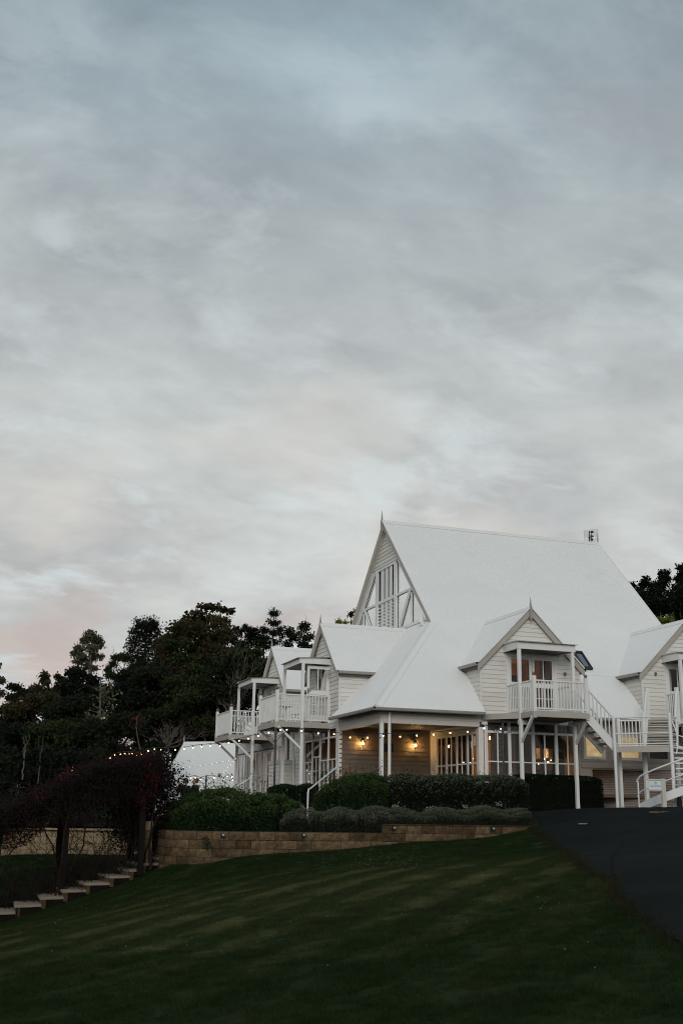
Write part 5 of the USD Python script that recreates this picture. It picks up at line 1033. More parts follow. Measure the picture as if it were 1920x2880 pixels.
tr_ = thing('terrace_railing', 'white terrace railing post with ball finial and thin rail', 'railing', at(616, 2240, d=46)); tp0 = at(616.5, 2187, d=46)
part(tr_, 'post', MB().box(tp0 + (-.07, -.07, -2.1), tp0 + (.07, .07, 0)), M['trim']); part(tr_, 'ball_finial', MB().ball(tp0 + Z3 * .09, .07).lathe(tp0, [(.07, 0), (.03, .02), (.03, .05)], 8), M['ball'])
part(tr_, 'rail', MB().tube([tp0 - Z3 * .12, at(664, 2192, d=46.5)], .02, 6).tube([tp0 - Z3 * .35, at(590, 2213, d=45)], .018, 6), M['steelwhite'])
part(tr_, 'rail', MB().tube([at(665, 2214, d=45), at(707, 2186, d=45)], .03, 6), M['steelwhite'])

# wall lanterns --------------------------------------------------------
def lantern(p, out, label, lit, col='black', k=1.):
    p = np.asarray(p, float); out = np.asarray(out, float); t = thing('wall_lantern', label, 'lantern', p - out * .16)
    part(t, 'bracket', MB().tube([p - out * .16 + Z3 * .05, p - out * .10 + Z3 * .20, p + Z3 * .22, p + Z3 * .17], .012, 6).obox(p - out * .17 - Z3 * .04 + np.cross(out, Z3) * -.03, np.cross(out, Z3) * .06, out * .015, Z3 * .14), M[col])
    part(t, 'cap', MB().lathe(p, [(.015, .20), (.03, .18), (.085 * k, .11), (.095 * k, .095), (0, .095)], 6), M[col])
    part(t, 'base', MB().lathe(p, [(0, -.16), (.012, -.155), (.02, -.12), (.045, -.10), (.045, -.085), (0, -.085)], 6), M[col])
    cage = MB()
    for i in range(6):
        a = i * math.pi / 3; cage.tube([p + (.045 * math.cos(a), .045 * math.sin(a), -.09), p + (.082 * k * math.cos(a), .082 * k * math.sin(a), .10)], .005, 4)
    part(t, 'cage', cage, M[col]); part(t, 'glass', MB().lathe(p, [(.043, -.088), (.080 * k, .098)], 6), M['lampglass'])
    part(t, 'lamp_bulb', MB().ball(p - Z3 * .0, .030, 2, (1, 1, 1.5)), M['lampbulb'] if lit else M['inwhite'])
lantern((15.50, 41.96, 2.83), -Y, 'lit black wall lantern left of the veranda post', True); lantern((17.69, 41.96, 2.82), -Y, 'lit black wall lantern between the dark panel and the glazed doors', True)
lantern(P3(1.12, .18, 5.62), -X, 'white unlit wall lantern beside the open balcony door', False, 'steelwhite', 1.25)
lantern((21.30, YF + 3.3, 2.75), -X, 'lit lantern seen through the veranda doors', True)

# ------------------------------------------------------------------ stairs at the right
sg = thing('landing_stair', 'white boarded stair running down from the balcony to the landing', 'stair', (22.2, 36.1, 3.))
for y in (35.72, 36.55):
    a, b = np.array([21.70, y, 3.55]), np.array([22.78, y, 2.50]); part(sg, 'stringer', MB().beam(a, b, .05, .26), M['trim'] if y < 36 else M['fascia'])
    part(sg, 'top_rail', MB().beam(a + (-.02, 0, 1.08), b + (0, 0, 1.06), .05, .05), M['trim']); part(sg, 'bottom_rail', MB().beam(a + (.0, 0, .22), b + (0, 0, .22), .04, .04), M['trim'])
    for k in range(7): q = a + (b - a) * (k + .5) / 7; part(sg, 'baluster', MB().box(q + (-.018, -.018, .2), q + (.018, .018, 1.06)), M['trim'])
for k in range(5): part(sg, 'tread', MB().box((21.72 + .21 * k, 35.75, 3.56 - .2 * k - .05), (21.98 + .21 * k, 36.52, 3.56 - .2 * k)), M['deck'])
A, B = np.array([22.62, 35.58, 0]), np.array([24.12, 34.32, 0]); u_ = (B - A) / np.linalg.norm(B - A); n_ = np.array([-u_[1], u_[0], 0]); wl = np.linalg.norm(B - A); zl = 2.60
ld = thing('stair_landing', 'raised landing deck with white rails on posts', 'landing', (23.6, 35.5, .4))
part(ld, 'deck', MB().obox(A + Z3 * (zl - .05), u_ * wl, n_ * 1.15, Z3 * .05), M['deck'])
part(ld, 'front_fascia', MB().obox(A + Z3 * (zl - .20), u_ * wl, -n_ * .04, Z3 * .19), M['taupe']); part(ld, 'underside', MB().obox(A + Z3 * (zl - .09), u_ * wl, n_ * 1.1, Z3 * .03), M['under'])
def vpost(t, p, z0, z1, r=.055): part(t, 'round_post', MB().tube([np.append(p[:2], z0), np.append(p[:2], z1)], r, 12), M['steelwhite'], smooth=40)
vpost(ld, A - n_ * .06 + u_ * .03, .25, 3.63); vpost(ld, B - n_ * .06, .25, 3.70, .062)
for z_ in (3.60, 3.04, 2.68): part(ld, 'rail', MB().tube([A + u_ * .05 - n_ * .05 + Z3 * z_, B - n_ * .05 + Z3 * (z_ + .02)], .024, 8), M['steelwhite'])
bp0, bp1 = A + n_ * 1.12 + u_ * .02, A + n_ * 1.12 + u_ * .92
for q in (bp0, bp1): part(ld, 'square_post', MB().box(q + (-.06, -.06, .25), q + (.06, .06, 3.72)), M['trim'])
part(ld, 'back_rail', MB().beam(bp0 + Z3 * 3.60, bp1 + Z3 * 3.60, .05, .05), M['trim']); part(ld, 'back_rail', MB().beam(bp0 + Z3 * 2.70, bp1 + Z3 * 2.70, .04, .04), M['trim'])
for k in range(6): q = bp0 + (bp1 - bp0) * (k + 1) / 7; part(ld, 'baluster', MB().box(q + (-.017, -.017, 2.62), q + (.017, .017, 3.6)), M['trim'])
us = thing('upper_stair', 'short boarded stair rising from the landing to the right balcony', 'stair', (24.6, 36.2, 2.7))
s0 = bp1 + u_ * .06
for k in range(6):
    o = s0 + n_ * (.20 * k) + Z3 * (zl + .185 * (k + 1) - .05); part(us, 'tread', MB().obox(o, u_ * 1.05, n_ * .25, Z3 * .05), M['deck'])
    part(us, 'riser', MB().obox(o - Z3 * .06 + n_ * .02, u_ * 1.05, n_ * .02, Z3 * .04), M['fascia'])
part(us, 'top_step', MB().obox(s0 + n_ * 1.2 + Z3 * 3.56, u_ * 1.4, n_ * .6, Z3 * .16), M['fascia'])
for off in (0., 1.08):
    a = s0 + u_ * off + Z3 * (zl + .05); b = a + n_ * 1.15 + Z3 * 1.08
    part(us, 'stringer', MB().beam(a - Z3 * .02, b - Z3 * .02, .05, .22), M['trim']); part(us, 'top_rail', MB().beam(a + Z3 * 1.02, b + Z3 * 1.02, .06, .06), M['trim'])
    for k in range(9): q = a + (b - a) * (k + .5) / 9; part(us, 'baluster', MB().box(q + (-.017, -.017, .1), q + (.017, .017, 1.02)), M['trim'])
    part(us, 'newel_post', MB().box(b + (-.06, -.06, -.2), b + (.06, .06, 1.15)), M['trim'])
# helical stair
hc = np.array([24.12, 34.32]); RO, RI = 1.50, .10; zg0 = .42
hs = thing('spiral_stair', 'white steel spiral stair curving down from the landing to the driveway', 'stair', (*hc, zg0))
ang = lambda t: math.radians(182 + 232 * t); zz_h = lambda t: zg0 + .02 + 2.2 * t
def hp(t, r, dz=0): return np.array([hc[0] + r * math.cos(ang(t)), hc[1] + r * math.sin(ang(t)), zz_h(t) + dz])
ts = np.linspace(0, 1, 70); so_ = MB(); v = []
for t in ts: v += [hp(t, RO, .16), hp(t, RO, -.13 if t > .05 else -.0), hp(t, RO - .02, .16), hp(t, RO - .02, -.13 if t > .05 else 0.)]
so_.add(v, [q for i in range(len(ts) - 1) for q in ((4 * i, 4 * i + 1, 4 * i + 5, 4 * i + 4), (4 * i + 2, 4 * i + 6, 4 * i + 7, 4 * i + 3), (4 * i, 4 * i + 4, 4 * i + 6, 4 * i + 2), (4 * i + 1, 4 * i + 3, 4 * i + 7, 4 * i + 5))])
part(hs, 'outer_stringer', so_, M['steelwhite'], smooth=50)
vpost(hs, hc, .25, 3.74, .065)
for k in range(12):
    t0, t1 = (k + .02) / 12, (k + 1.08) / 12; z = zz_h((k + .5) / 12); a0, a1 = ang(t0), ang(min(t1, 1)); pts4 = [(RI * math.cos(a0), RI * math.sin(a0)), (RO * math.cos(a0), RO * math.sin(a0)), (RO * math.cos((a0 + a1) / 2), RO * math.sin((a0 + a1) / 2)), (RO * math.cos(a1), RO * math.sin(a1)), (RI * math.cos(a1), RI * math.sin(a1))]
    part(hs, 'tread', MB().prism(Polygon(pts4), (*hc, z), X, Y, Z3 * .045), M['steelwhite'])
for dz, r_ in ((1.02, .030), (.52, .020)):
    pts_ = [hp(t, RO + .02, dz + (.0 if t > .03 else -.1 * (1 - t / .03))) for t in np.linspace(0, 1, 60)]
    part(hs, 'handrail', MB().tube(pts_, r_, 8), M['steelwhite'], smooth=40)
part(hs, 'inner_rail', MB().tube([hp(t, .22, 1.0) for t in np.linspace(.40, 1, 30)], .022, 8), M['steelwhite'], smooth=40)
for t in (.012, .40, .62, .82): part(hs, 'rail_post', MB().tube([hp(t, RO + .02, -.06), hp(t, RO + .02, 1.0 if t > .03 else .9)], .026, 8), M['steelwhite'], smooth=40)
for q in ((24.75, 34.9), (25.1, 33.6)): part(hs, 'support_post', MB().box((q[0] - .05, q[1] - .05, .25), (q[0] + .05, q[1] + .05, 2.3)), M['trim'])
part(hs, 'base_column', MB().box((24.10, 34.05, .25), (24.22, 34.17, 1.15)), M['black'])
# sign
sn = thing('entrance_sign', 'small white MAIN ENTRANCE sign hanging from a timber post by the spiral stair', 'sign', (*at(1868, 2276, y=32.6)[:2], .45)); ys_ = 32.6
sp = lambda u, v: at(u, v, y=ys_)
pl, prr = sp(1862.5, 2276), sp(1873, 2276)
part(sn, 'post', MB().box((pl[0], ys_ - .05, .25), (prr[0], ys_ + .05, sp(1868, 2191)[2])), M['fascia'])
part(sn, 'arm', MB().box((sp(1819, 2193)[0], ys_ - .03, sp(1840, 2195)[2]), (pl[0], ys_ + .03, sp(1840, 2191.4)[2])), M['fascia'])
x0_, x1_ = sp(1822, 2200)[0], sp(1861.5, 2200)[0]; zb_, zt2 = sp(1840, 2220.5)[2], sp(1840, 2196)[2]
pnl = part(sn, 'panel', MB().box((x0_, ys_ - .012, zb_), (x1_, ys_ + .012, zt2)), M['signwhite'])
part(sn, 'lower_batten', MB().box((x0_ - .02, ys_ - .02, zb_ - .045), (x1_, ys_ + .02, zb_)), M['fascia'])
def lettering(txt, hgt_, cx_, zc, y, bold=False):
    tm = meshkit.text_mesh(txt, hgt_, .004, bold=bold); v = np.array(tm.vertices); w = v[:, 0].max(); return np.stack([cx_ + v[:, 0] - w / 2, y - v[:, 2], zc + v[:, 1]], 1), np.array(tm.faces)
xc_ = (x0_ + x1_) / 2; hh = zt2 - zb_
part(pnl, 'lettering', lettering('MAIN ENTRANCE', .036, xc_, zb_ + hh * .30, ys_ - .0125), M['ink'])
part(pnl, 'logo', lettering('M', .045, xc_, zb_ + hh * .655, ys_ - .0125), M['ink'])
rg = MB(); th = np.linspace(0, 2 * math.pi, 25); rg.tube(np.stack([xc_ + .048 * np.cos(th), np.full(25, ys_ - .014), zb_ + hh * .70 + .048 * np.sin(th)], 1), .003, 4); part(pnl, 'logo_ring', rg, M['ink'])
# pale strip on the ground in front of the stair
q = on_ground(1860, 2288); solo('wheel_stop', MB().box(q + (-.35, -.04, 0), q + (.35, .06, .05)), M['block2'], 'low pale strip on the driveway before the spiral stair', 'kerb strip')

# bistro sets on the left balconies --------------------------------------------------------
def chair(p, yaw, label, mtl, s=1.):
    t = thing('balcony_chair', label, 'chair', p); c, s_ = math.cos(yaw), math.sin(yaw); R_ = np.array([[c, -s_, 0], [s_, c, 0], [0, 0, 1]]); Q = lambda x, y, z: np.asarray(p) + R_ @ np.array([x, y, z])
    st_ = MB()
    for k in range(5): st_.obox(Q(-.19, -.18 + .075 * k, .43), R_ @ [.38, 0, 0], R_ @ [0, .055, 0], Z3 * .018)
    part(t, 'seat', st_, mtl); bk = MB()
    for k in range(3): bk.beam(Q(-.19, .2 + .02 * k, .58 + .11 * k), Q(.19, .2 + .02 * k, .58 + .11 * k), .02, .06)
    part(t, 'backrest', bk, mtl)
    for sx in (-1, 1): part(t, 'leg', MB().tube([Q(sx * .19, -.22, 0), Q(sx * .19, .22, .47), Q(sx * .19, .26, .88)], .012, 6), mtl); part(t, 'leg', MB().tube([Q(sx * .17, .22, 0), Q(sx * .17, -.18, .44)], .012, 6), mtl)
def table(p, label, mtl):
    t = thing('balcony_table', label, 'table', p); p = np.asarray(p, float); part(t, 'tabletop', MB().lathe(p, [(0, .72), (.30, .72), (.30, .70), (0, .70)], 20), mtl)
    for k in range(3): a = k * 2.1; part(t, 'leg', MB().tube([p + (.26 * math.cos(a), .26 * math.sin(a), 0), p + (-.1 * math.cos(a), -.1 * math.sin(a), .7)], .012, 6), mtl)
chair((12.85, 51.35, 3.60), 2.2, 'dark folding chair at the outer end of the farther left balcony', M['metal']); table((13.0, 52.0, 3.60), 'small dark round table on the farther left balcony', M['metal'])
table((13.15, 44.7, 3.64), 'small white round table on the nearer left balcony', M['trim']); chair((13.7, 45.0, 3.64), -1.2, 'white folding chair on the nearer left balcony', M['trim'])

# ------------------------------------------------------------------ small white pavilion roof at the left
pv = thing('garden_pavilion', 'small outbuilding with a steep white corrugated roof down the slope at left', 'pavilion', (14, 57, 0))
rdir = np.array([.75, -.66, 0]); rdir /= np.linalg.norm(rdir); sdir = np.array([-rdir[1] * -1, 0, 0]); sdir = np.array([rdir[1], -rdir[0], 0]); sdir /= np.linalg.norm(sdir)
PO = at(518, 2089, d=66); Lr, drop = 7.5, 4.2
dn = (sdir - Z3) * r2; nn = (sdir + Z3) * r2
part(pv, 'roof', corr(sbox(0, 0, Lr, drop * S2), PO, rdir, dn, nn), M['roof']); dn2 = (-sdir - Z3) * r2; part(pv, 'rear_roof', corr(sbox(0, 0, Lr, drop * S2), PO, rdir, dn2, (-sdir + Z3) * r2), M['roof'])
part(pv, 'ridge_cap', capstrip(PO, PO + rdir * Lr, nn, (-sdir + Z3) * r2, .18), M['roof'])
part(pv, 'gable_wall', MB().prism(Polygon([(-drop + .15, -drop), (drop - .15, -drop), (0, -.12)]), PO + rdir * .12, sdir, Z3, rdir * .05), M['board2']); part(pv, 'barge_board', MB().beam(PO - Z3 * .1, PO + dn * drop * S2 - Z3 * .1, .05, .18), M['taupe'])
part(pv, 'wall', MB().obox(PO + rdir * .1 + sdir * (drop - .4) - Z3 * (drop + 2.0), rdir * (Lr - .2), -sdir * (2 * drop - .8), Z3 * 2.2), M['board2'])
finial(pv, PO - rdir * .02, .32)

# ------------------------------------------------------------------ two men on the terrace
import manifold3d as m3
SPH = {}
def sph(p, r): return m3.Manifold.sphere(r, 16).translate(tuple(map(float, p)))
def bone(a, ra, b, rb): return m3.Manifold.batch_hull([sph(a, ra), sph(b, rb)])
def solid(parts_, ln=.03, it=6):
    u = m3.Manifold.batch_boolean(parts_, m3.OpType.Add).refine_to_length(ln).to_mesh(); t = trimesh.Trimesh(u.vert_properties[:, :3], u.tri_verts); trimesh.smoothing.filter_taubin(t, iterations=it); return np.array(t.vertices), np.array(t.faces)
def man(base, yaw, label, pose, hair, turn=0.):
    """standing man; local +y is the way he faces"""
    base = np.asarray(base, float); R_ = lambda a: np.array([[math.cos(a), -math.sin(a), 0], [math.sin(a), math.cos(a), 0], [0, 0, 1]])
    T = lambda vf, a=yaw: (vf[0] @ R_(a).T + base, vf[1]); t = thing('person', label, 'person', base)
    J = dict(hipL=(-.09, 0, .92), hipR=(.09, 0, .92), kneeL=(-.10, .02, .50), kneeR=(.10, .02, .50), ankL=(-.11, -.02, .09), ankR=(.11, -.02, .09), sl=(-.19, -.01, 1.43), sr=(.19, -.01, 1.43))
    el, wr_ = pose['elbL'], pose['wrL']; er_, wrr = pose['elbR'], pose['wrR']
    body = [bone((-.07, 0, .95), .125, (.07, 0, .95), .125), bone((-.05, 0, 1.0), .125, (-.08, .01, 1.30), .135), bone((.05, 0, 1.0), .125, (.08, .01, 1.30), .135), bone((-.08, .01, 1.28), .135, (-.15, 0, 1.41), .085), bone((.08, .01, 1.28), .135, (.15, 0, 1.41), .085), bone((-.08, 0, 1.36), .11, (.08, 0, 1.36), .11), bone((-.06, 0, 1.46), .06, (.06, 0, 1.46), .06)]
    for s_, a, k, h in ((-1, 'ankL', 'kneeL', 'hipL'), (1, 'ankR', 'kneeR', 'hipR')): body += [bone(J[h], .095, J[k], .065), bone(J[k], .065, J[a], .05)]
    for sh, e, w in ((J['sl'], el, wr_), (J['sr'], er_, wrr)): body += [bone(sh, .072, e, .052), bone(e, .052, w, .040)]
    part(t, 'suit', T(solid(body)), M['suit'], smooth=True)
    part(t, 'shoe', T(solid([bone((-.11, -.05, .045), .045, (-.12, .14, .035), .036)])), M['black'], smooth=True); part(t, 'shoe', T(solid([bone((.11, -.05, .045), .045, (.12, .14, .035), .036)])), M['black'], smooth=True)
    part(t, 'shirt_collar', T(solid([bone((-.03, .0, 1.505), .060, (.03, .0, 1.505), .060), bone((0, .09, 1.44), .035, (0, .10, 1.30), .03)])), M['shirt'], smooth=True)
    # head: skull, jaw, nose, brow, ears, neck
    hz = 1.63; head = [bone((0, -.02, 1.46), .054, (0, .0, 1.56), .056), sph((0, -.015, hz + .045), .093), bone((0, .035, hz + .02), .075, (0, .045, hz - .055), .055), bone((0, .06, hz - .075), .032, (0, .055, hz - .06), .04),
        bone((0, .108, hz + .025), .011, (0, .125, hz - .018), .015), bone((-.035, .092, hz + .045), .014, (.035, .092, hz + .045), .014), bone((-.018, .100, hz - .05), .010, (.018, .100, hz - .05), .010), bone((-.088, -.005, hz + .025), .016, (-.086, -.01, hz - .02), .013), bone((.088, -.005, hz + .025), .016, (.086, -.01, hz - .02), .013)]
    hd_ = solid(head, .012, 5); part(t, 'head', T(hd_, yaw + turn), M['skin'], smooth=True)
    for s_ in (-1, 1): part(t, 'eye', T(MB().ball((s_ * .032, .098, hz + .022), .010, 2).get(), yaw + turn), M['black'])
    hr_ = [bone((0, -.035, hz + .055), .098, (0, -.02, hz + .075), .094), bone((-.05, .04, hz + .105), .045, (.05, .04, hz + .105), .045), bone((-.06, -.07, hz - .01), .045, (.06, -.07, hz - .01), .045)]
    cut = m3.Manifold.cube((.4, .4, .5), True).translate((0, .255, hz - .145)); hm = m3.Manifold.batch_boolean(hr_, m3.OpType.Add) - cut
    u = hm.refine_to_length(.02).to_mesh(); tmh = trimesh.Trimesh(u.vert_properties[:, :3], u.tri_verts); trimesh.smoothing.filter_taubin(tmh, iterations=4); part(t, 'hair', T((np.array(tmh.vertices), np.array(tmh.faces)), yaw + turn), M[hair], smooth=True)
    for e, w in ((el, wr_), (er_, wrr)):
        e, w = np.array(e), np.array(w); d = (w - e) / np.linalg.norm(w - e); sd = np.cross(d, [0, 1, .2]); sd /= np.linalg.norm(sd); nb = np.cross(sd, d); ps = [bone(w, .028, w + d * .085 + sd * .02, .024), bone(w, .028, w + d * .085 - sd * .02, .024)]
        for k, ln in zip((-1.5, -.5, .5, 1.5), (.058, .072, .076, .066)): b0 = w + d * .09 + sd * .017 * k; b1 = b0 + d * ln * .55 + nb * .012; ps += [bone(b0, .010, b1, .009), bone(b1, .009, b1 + d * ln * .35 + nb * .028, .008)]
        b0 = w + d * .025 + sd * .03; ps += [bone(b0, .013, b0 + sd * .03 + d * .03 + nb * .01, .011), bone(b0 + sd * .03 + d * .03 + nb * .01, .011, b0 + sd * .035 + d * .06 + nb * .02, .009)]
        part(t, 'hand', T(solid(ps, .008, 4)), M['skin'], smooth=True)
camyaw = math.atan2(-CAM[2][0], CAM[2][1])                     # facing away from us
gz = lambda x, y: float(trbf([[x, y]])[0])
q1, q2 = at(520, 2230, d=47.5), at(548, 2230, d=47.9)
down = dict(elbL=(-.25, -.02, 1.16), wrL=(-.25, .05, .90), elbR=(.25, -.02, 1.16), wrR=(.25, .05, .90)); up_ = dict(elbL=(-.27, .12, 1.22), wrL=(-.12, .26, 1.50), elbR=(.25, -.02, 1.16), wrR=(.22, .08, .92))
zm_ = lambda u, v, d: at(u, v, d=d)[2]
man((q1[0], q1[1], zm_(520, 2190, 47.5) - 1.775), camyaw + .75, 'man in a black suit turned away with a raised hand near his face', up_, 'hair', .45)
man((q2[0], q2[1], zm_(548, 2188.5, 47.9) - 1.775), camyaw + 1.25, 'man in a black suit and white collar standing in left profile', down, 'hair2', .25)
solo('terrace_paving', MB().box((9.2, 46, -.5), (11.6, 50, min(zm_(520, 2190, 47.5), zm_(548, 2188.5, 47.9)) - 1.778)), M['block3'], kind='structure')

# ------------------------------------------------------------------ trees
def crown_pts(rng, cl_, n):
    """n leaf points on the shells of clumps (center, radius)"""
    c = np.array([q[0] for q in cl_]); r = np.array([q[1] for q in cl_]); i = rng.choice(len(cl_), n, p=r ** 2 / (r ** 2).sum())
    d = rng.normal(0, 1, (n, 3)); d[:, 2] = np.abs(d[:, 2]) * np.where(rng.random(n) < .72, 1, -1); d /= np.linalg.norm(d, axis=1, keepdims=True)
    return c[i] + d * (r[i] * (.35 + .8 * rng.random(n) ** .8 + .25 * rng.exponential(.35, n)))[:, None] * (1, 1, .62) + rng.normal(0, .10, (n, 3))
def limb(mb, rng, a, b, r0, r1, n=6, jit=.06):
    a, b = np.asarray(a, float), np.asarray(b, float); L_ = np.linalg.norm(b - a); t = np.linspace(0, 1, n)[:, None]
    p = a + (b - a) * t + rng.normal(0, jit * L_, (n, 3)) * np.sin(t * math.pi); p[:, 2] += (np.sin(t[:, 0] * math.pi) * .04 * L_); mb.tube(p, np.linspace(r0, r1, n), 5, cap=False); return p
TREEGROUP = 'rainforest trees on the slope behind the garden'
def place(u, vtop, d):
    top = at(u, vtop, d=d); zb = float(far_ground(np.array([top[0]]), np.array([top[1]]))[0]); return top, zb
def broad(name, label, u, vtop, w, d, leaf='forest', seed=0, nl=6500, size=.24, crown=.62, clumps=34, dome=1., group=None, bark='bark', sparse=1., bare=0, flat=.3):
    rng = np.random.default_rng(500 + seed); top, zb = place(u, vtop, d); W = w / F_PX * d / 1.0; H = top[2] - zb; ch = H * crown
    t = thing(name, label, 'tree', (top[0], top[1], zb), group); C = np.array([top[0], top[1], top[2] - ch * .5]); cl_ = []
    while len(cl_) < clumps:
        rho = rng.random() ** .5; a_ = rng.uniform(0, 6.283); zt_ = (1 - rho ** 2.4) ** .5; zq = zt_ * (1 - 1.5 * rng.random() ** 1.9) if rng.random() > .35 else zt_ * rng.uniform(.85, 1.05)
        r = W * rng.uniform(.075, .165) * sparse; p = C + np.array([rho * math.cos(a_), rho * math.sin(a_), max(zq, -.8)]) * np.array([W * .53 - r * .5, W * .53 - r * .5, ch * .5 - r * .35]) + rng.normal(0, W * .03, 3); cl_.append((p, r))
    wood = MB(); base = np.array([top[0], top[1], zb - .4]); fork = np.array([top[0] + rng.normal(0, .3), top[1], top[2] - ch * .8]); limb(wood, rng, base, fork, .022 * H + .06, .014 * H, 7, .02)
    for p, r in cl_[:14]: limb(wood, rng, fork + (0, 0, rng.uniform(0, ch * .3)), p, .008 * H, .015, 6, .07)
    for k in range(bare):
        p, r = cl_[rng.integers(len(cl_))]; q = p + (p - C) / np.linalg.norm(p - C) * r * 1.2; e = limb(wood, rng, C + (p - C) * .4, q, .035, .01, 6, .08)
        for _ in range(3): limb(wood, rng, e[3 + rng.integers(2)], q + rng.normal(0, r * .6, 3), .014, .005, 4, .08)
    part(t, 'trunk', wood, M[bark]); part(t, 'crown', leaves(0, crown_pts(rng, cl_, int(nl * 1.7)), size * .72, rng, flat=flat, aspect=.75, up=.5), L[leaf], kind='stuff'); return t
def bunya(u, vtop, w, h_px, d, label, seed=0):
    rng = np.random.default_rng(700 + seed); top, zb = place(u, vtop, d); W = w / F_PX * d; hc = h_px / F_PX * d; t = thing('bunya_pine', label, 'tree', (top[0], top[1], zb)); wood = MB(); pts_ = []
    limb(wood, rng, (top[0], top[1], zb - .3), top - Z3 * .4, .36, .06, 9, .004)
    for k in range(15):
        f = k / 14.; z = top[2] - .3 - f * hc; rr_ = W * .5 * math.sin(math.radians(28 + 74 * f)) * (1 if f < .75 else 1 - .5 * (f - .75)); nb = 9
        for j in range(nb):
            a = j * 2 * math.pi / nb + k * .7 + rng.normal(0, .1); Lb = rr_ * rng.uniform(.85, 1.08); tip = np.array([top[0] + Lb * math.cos(a), top[1] + Lb * math.sin(a), z - Lb * (.32 * f - .22) + rng.normal(0, .1)])
            limb(wood, rng, (top[0], top[1], z), tip, .045, .02, 5, .03); m = rng.uniform(.78, 1.02, 40)[:, None]; pts_.append(np.array([top[0], top[1], z]) * (1 - m) + tip * m + rng.normal(0, .17, (40, 3)))
    pts_.append(top + rng.normal(0, 1, (260, 3)) * (W * .13, W * .13, .4) - (0, 0, .5))
    part(t, 'trunk', wood, M['bark']); part(t, 'crown', leaves(0, np.vstack(pts_), .19, rng, aspect=.5), L['pine'], kind='stuff')
def tiered(u, vtop, w, h_px, d, label, seed=0, tiers=4, name='hoop_pine', nl=70):
    rng = np.random.default_rng(800 + seed); top, zb = place(u, vtop, d); W = w / F_PX * d; hc = h_px / F_PX * d; t = thing(name, label, 'tree', (top[0], top[1], zb)); wood = MB(); pts_ = []
    limb(wood, rng, (top[0], top[1], zb - .3), top, .22, .012, 9, .003)
    for k in range(tiers):
        f = (k + .55) / tiers; z = top[2] - f * hc; rr_ = W * .5 * (.30 + .70 * f)
        for j in range(7):
            a = j * 2 * math.pi / 7 + k; Lb = rr_ * rng.uniform(.6, 1.1); tip = np.array([top[0] + Lb * math.cos(a), top[1] + Lb * math.sin(a), z + Lb * rng.uniform(.02, .25)]); limb(wood, rng, (top[0], top[1], z - .1), tip, .03, .012, 4, .03); m = rng.uniform(.25, 1.05, nl)[:, None]; pts_.append(np.array([top[0], top[1], z - .1]) * (1 - m) + tip * m + rng.normal(0, .10 + .02 * W, (nl, 3)) * (1, 1, .8))
    if nl: pts_.append(top - Z3 * .05 + rng.normal(0, .08, (14, 3)))
    part(t, 'trunk', wood, M['bark']); part(t, 'crown', leaves(0, np.vstack(pts_), .17, rng, aspect=.4), L['pine'], kind='stuff')
def twiggy(name, label, u, vtop, w, d, seed=0, n=26, bark='twig', lean=0., leafn=0, leaf='forest', r0=.10, spread=1., vbase=None, group=None):
    """bare branching tree"""
    rng = np.random.default_rng(900 + seed); top, zb = place(u, vtop, d); W = w / F_PX * d
    if vbase: zb = float(at(u, vbase, d=d)[2])
    H = top[2] - zb; t = thing(name, label, 'tree', (top[0], top[1], zb), group); wood = MB(); tips = []; ex = np.array([.945, -.326, 0])
    b0 = np.array([top[0], top[1], zb - .2]) - ex * lean * H
    fork = b0 + ex * lean * H * .4 + Z3 * H * .38; limb(wood, rng, b0, fork, r0, r0 * .7, 6, .02)
    for k in range(n):
        tip = np.array([top[0], top[1], top[2]]) + ex * rng.normal(0, W * .27) * spread + np.array([-.3, 1, 0]) * rng.normal(0, W * .2); tip[2] -= abs(rng.normal(0, H * .18)) + (abs(np.dot(tip - top, ex)) / (W * .5 + .1)) ** 2 * H * .16
        s_ = fork + (tip - fork) * rng.uniform(0, .35); e = limb(wood, rng, s_, tip, r0 * .42, r0 * .10, 7, .07)
        for _ in range(4):
            q = e[rng.integers(2, 6)]; tp_ = q + (tip - fork) / H * rng.uniform(.6, 1.6) * .35 * W * .5 + rng.normal(0, W * .05, 3); limb(wood, rng, q, tp_, r0 * .16, r0 * .05, 5, .08); tips.append(tp_)
        tips.append(tip)
    part(t, 'branches', wood, M[bark])
    if leafn: part(t, 'leaves', leaves(0, np.array(tips)[rng.integers(0, len(tips), leafn)] + rng.normal(0, .22, (leafn, 3)), .2, rng, aspect=.7), L[leaf], kind='stuff')
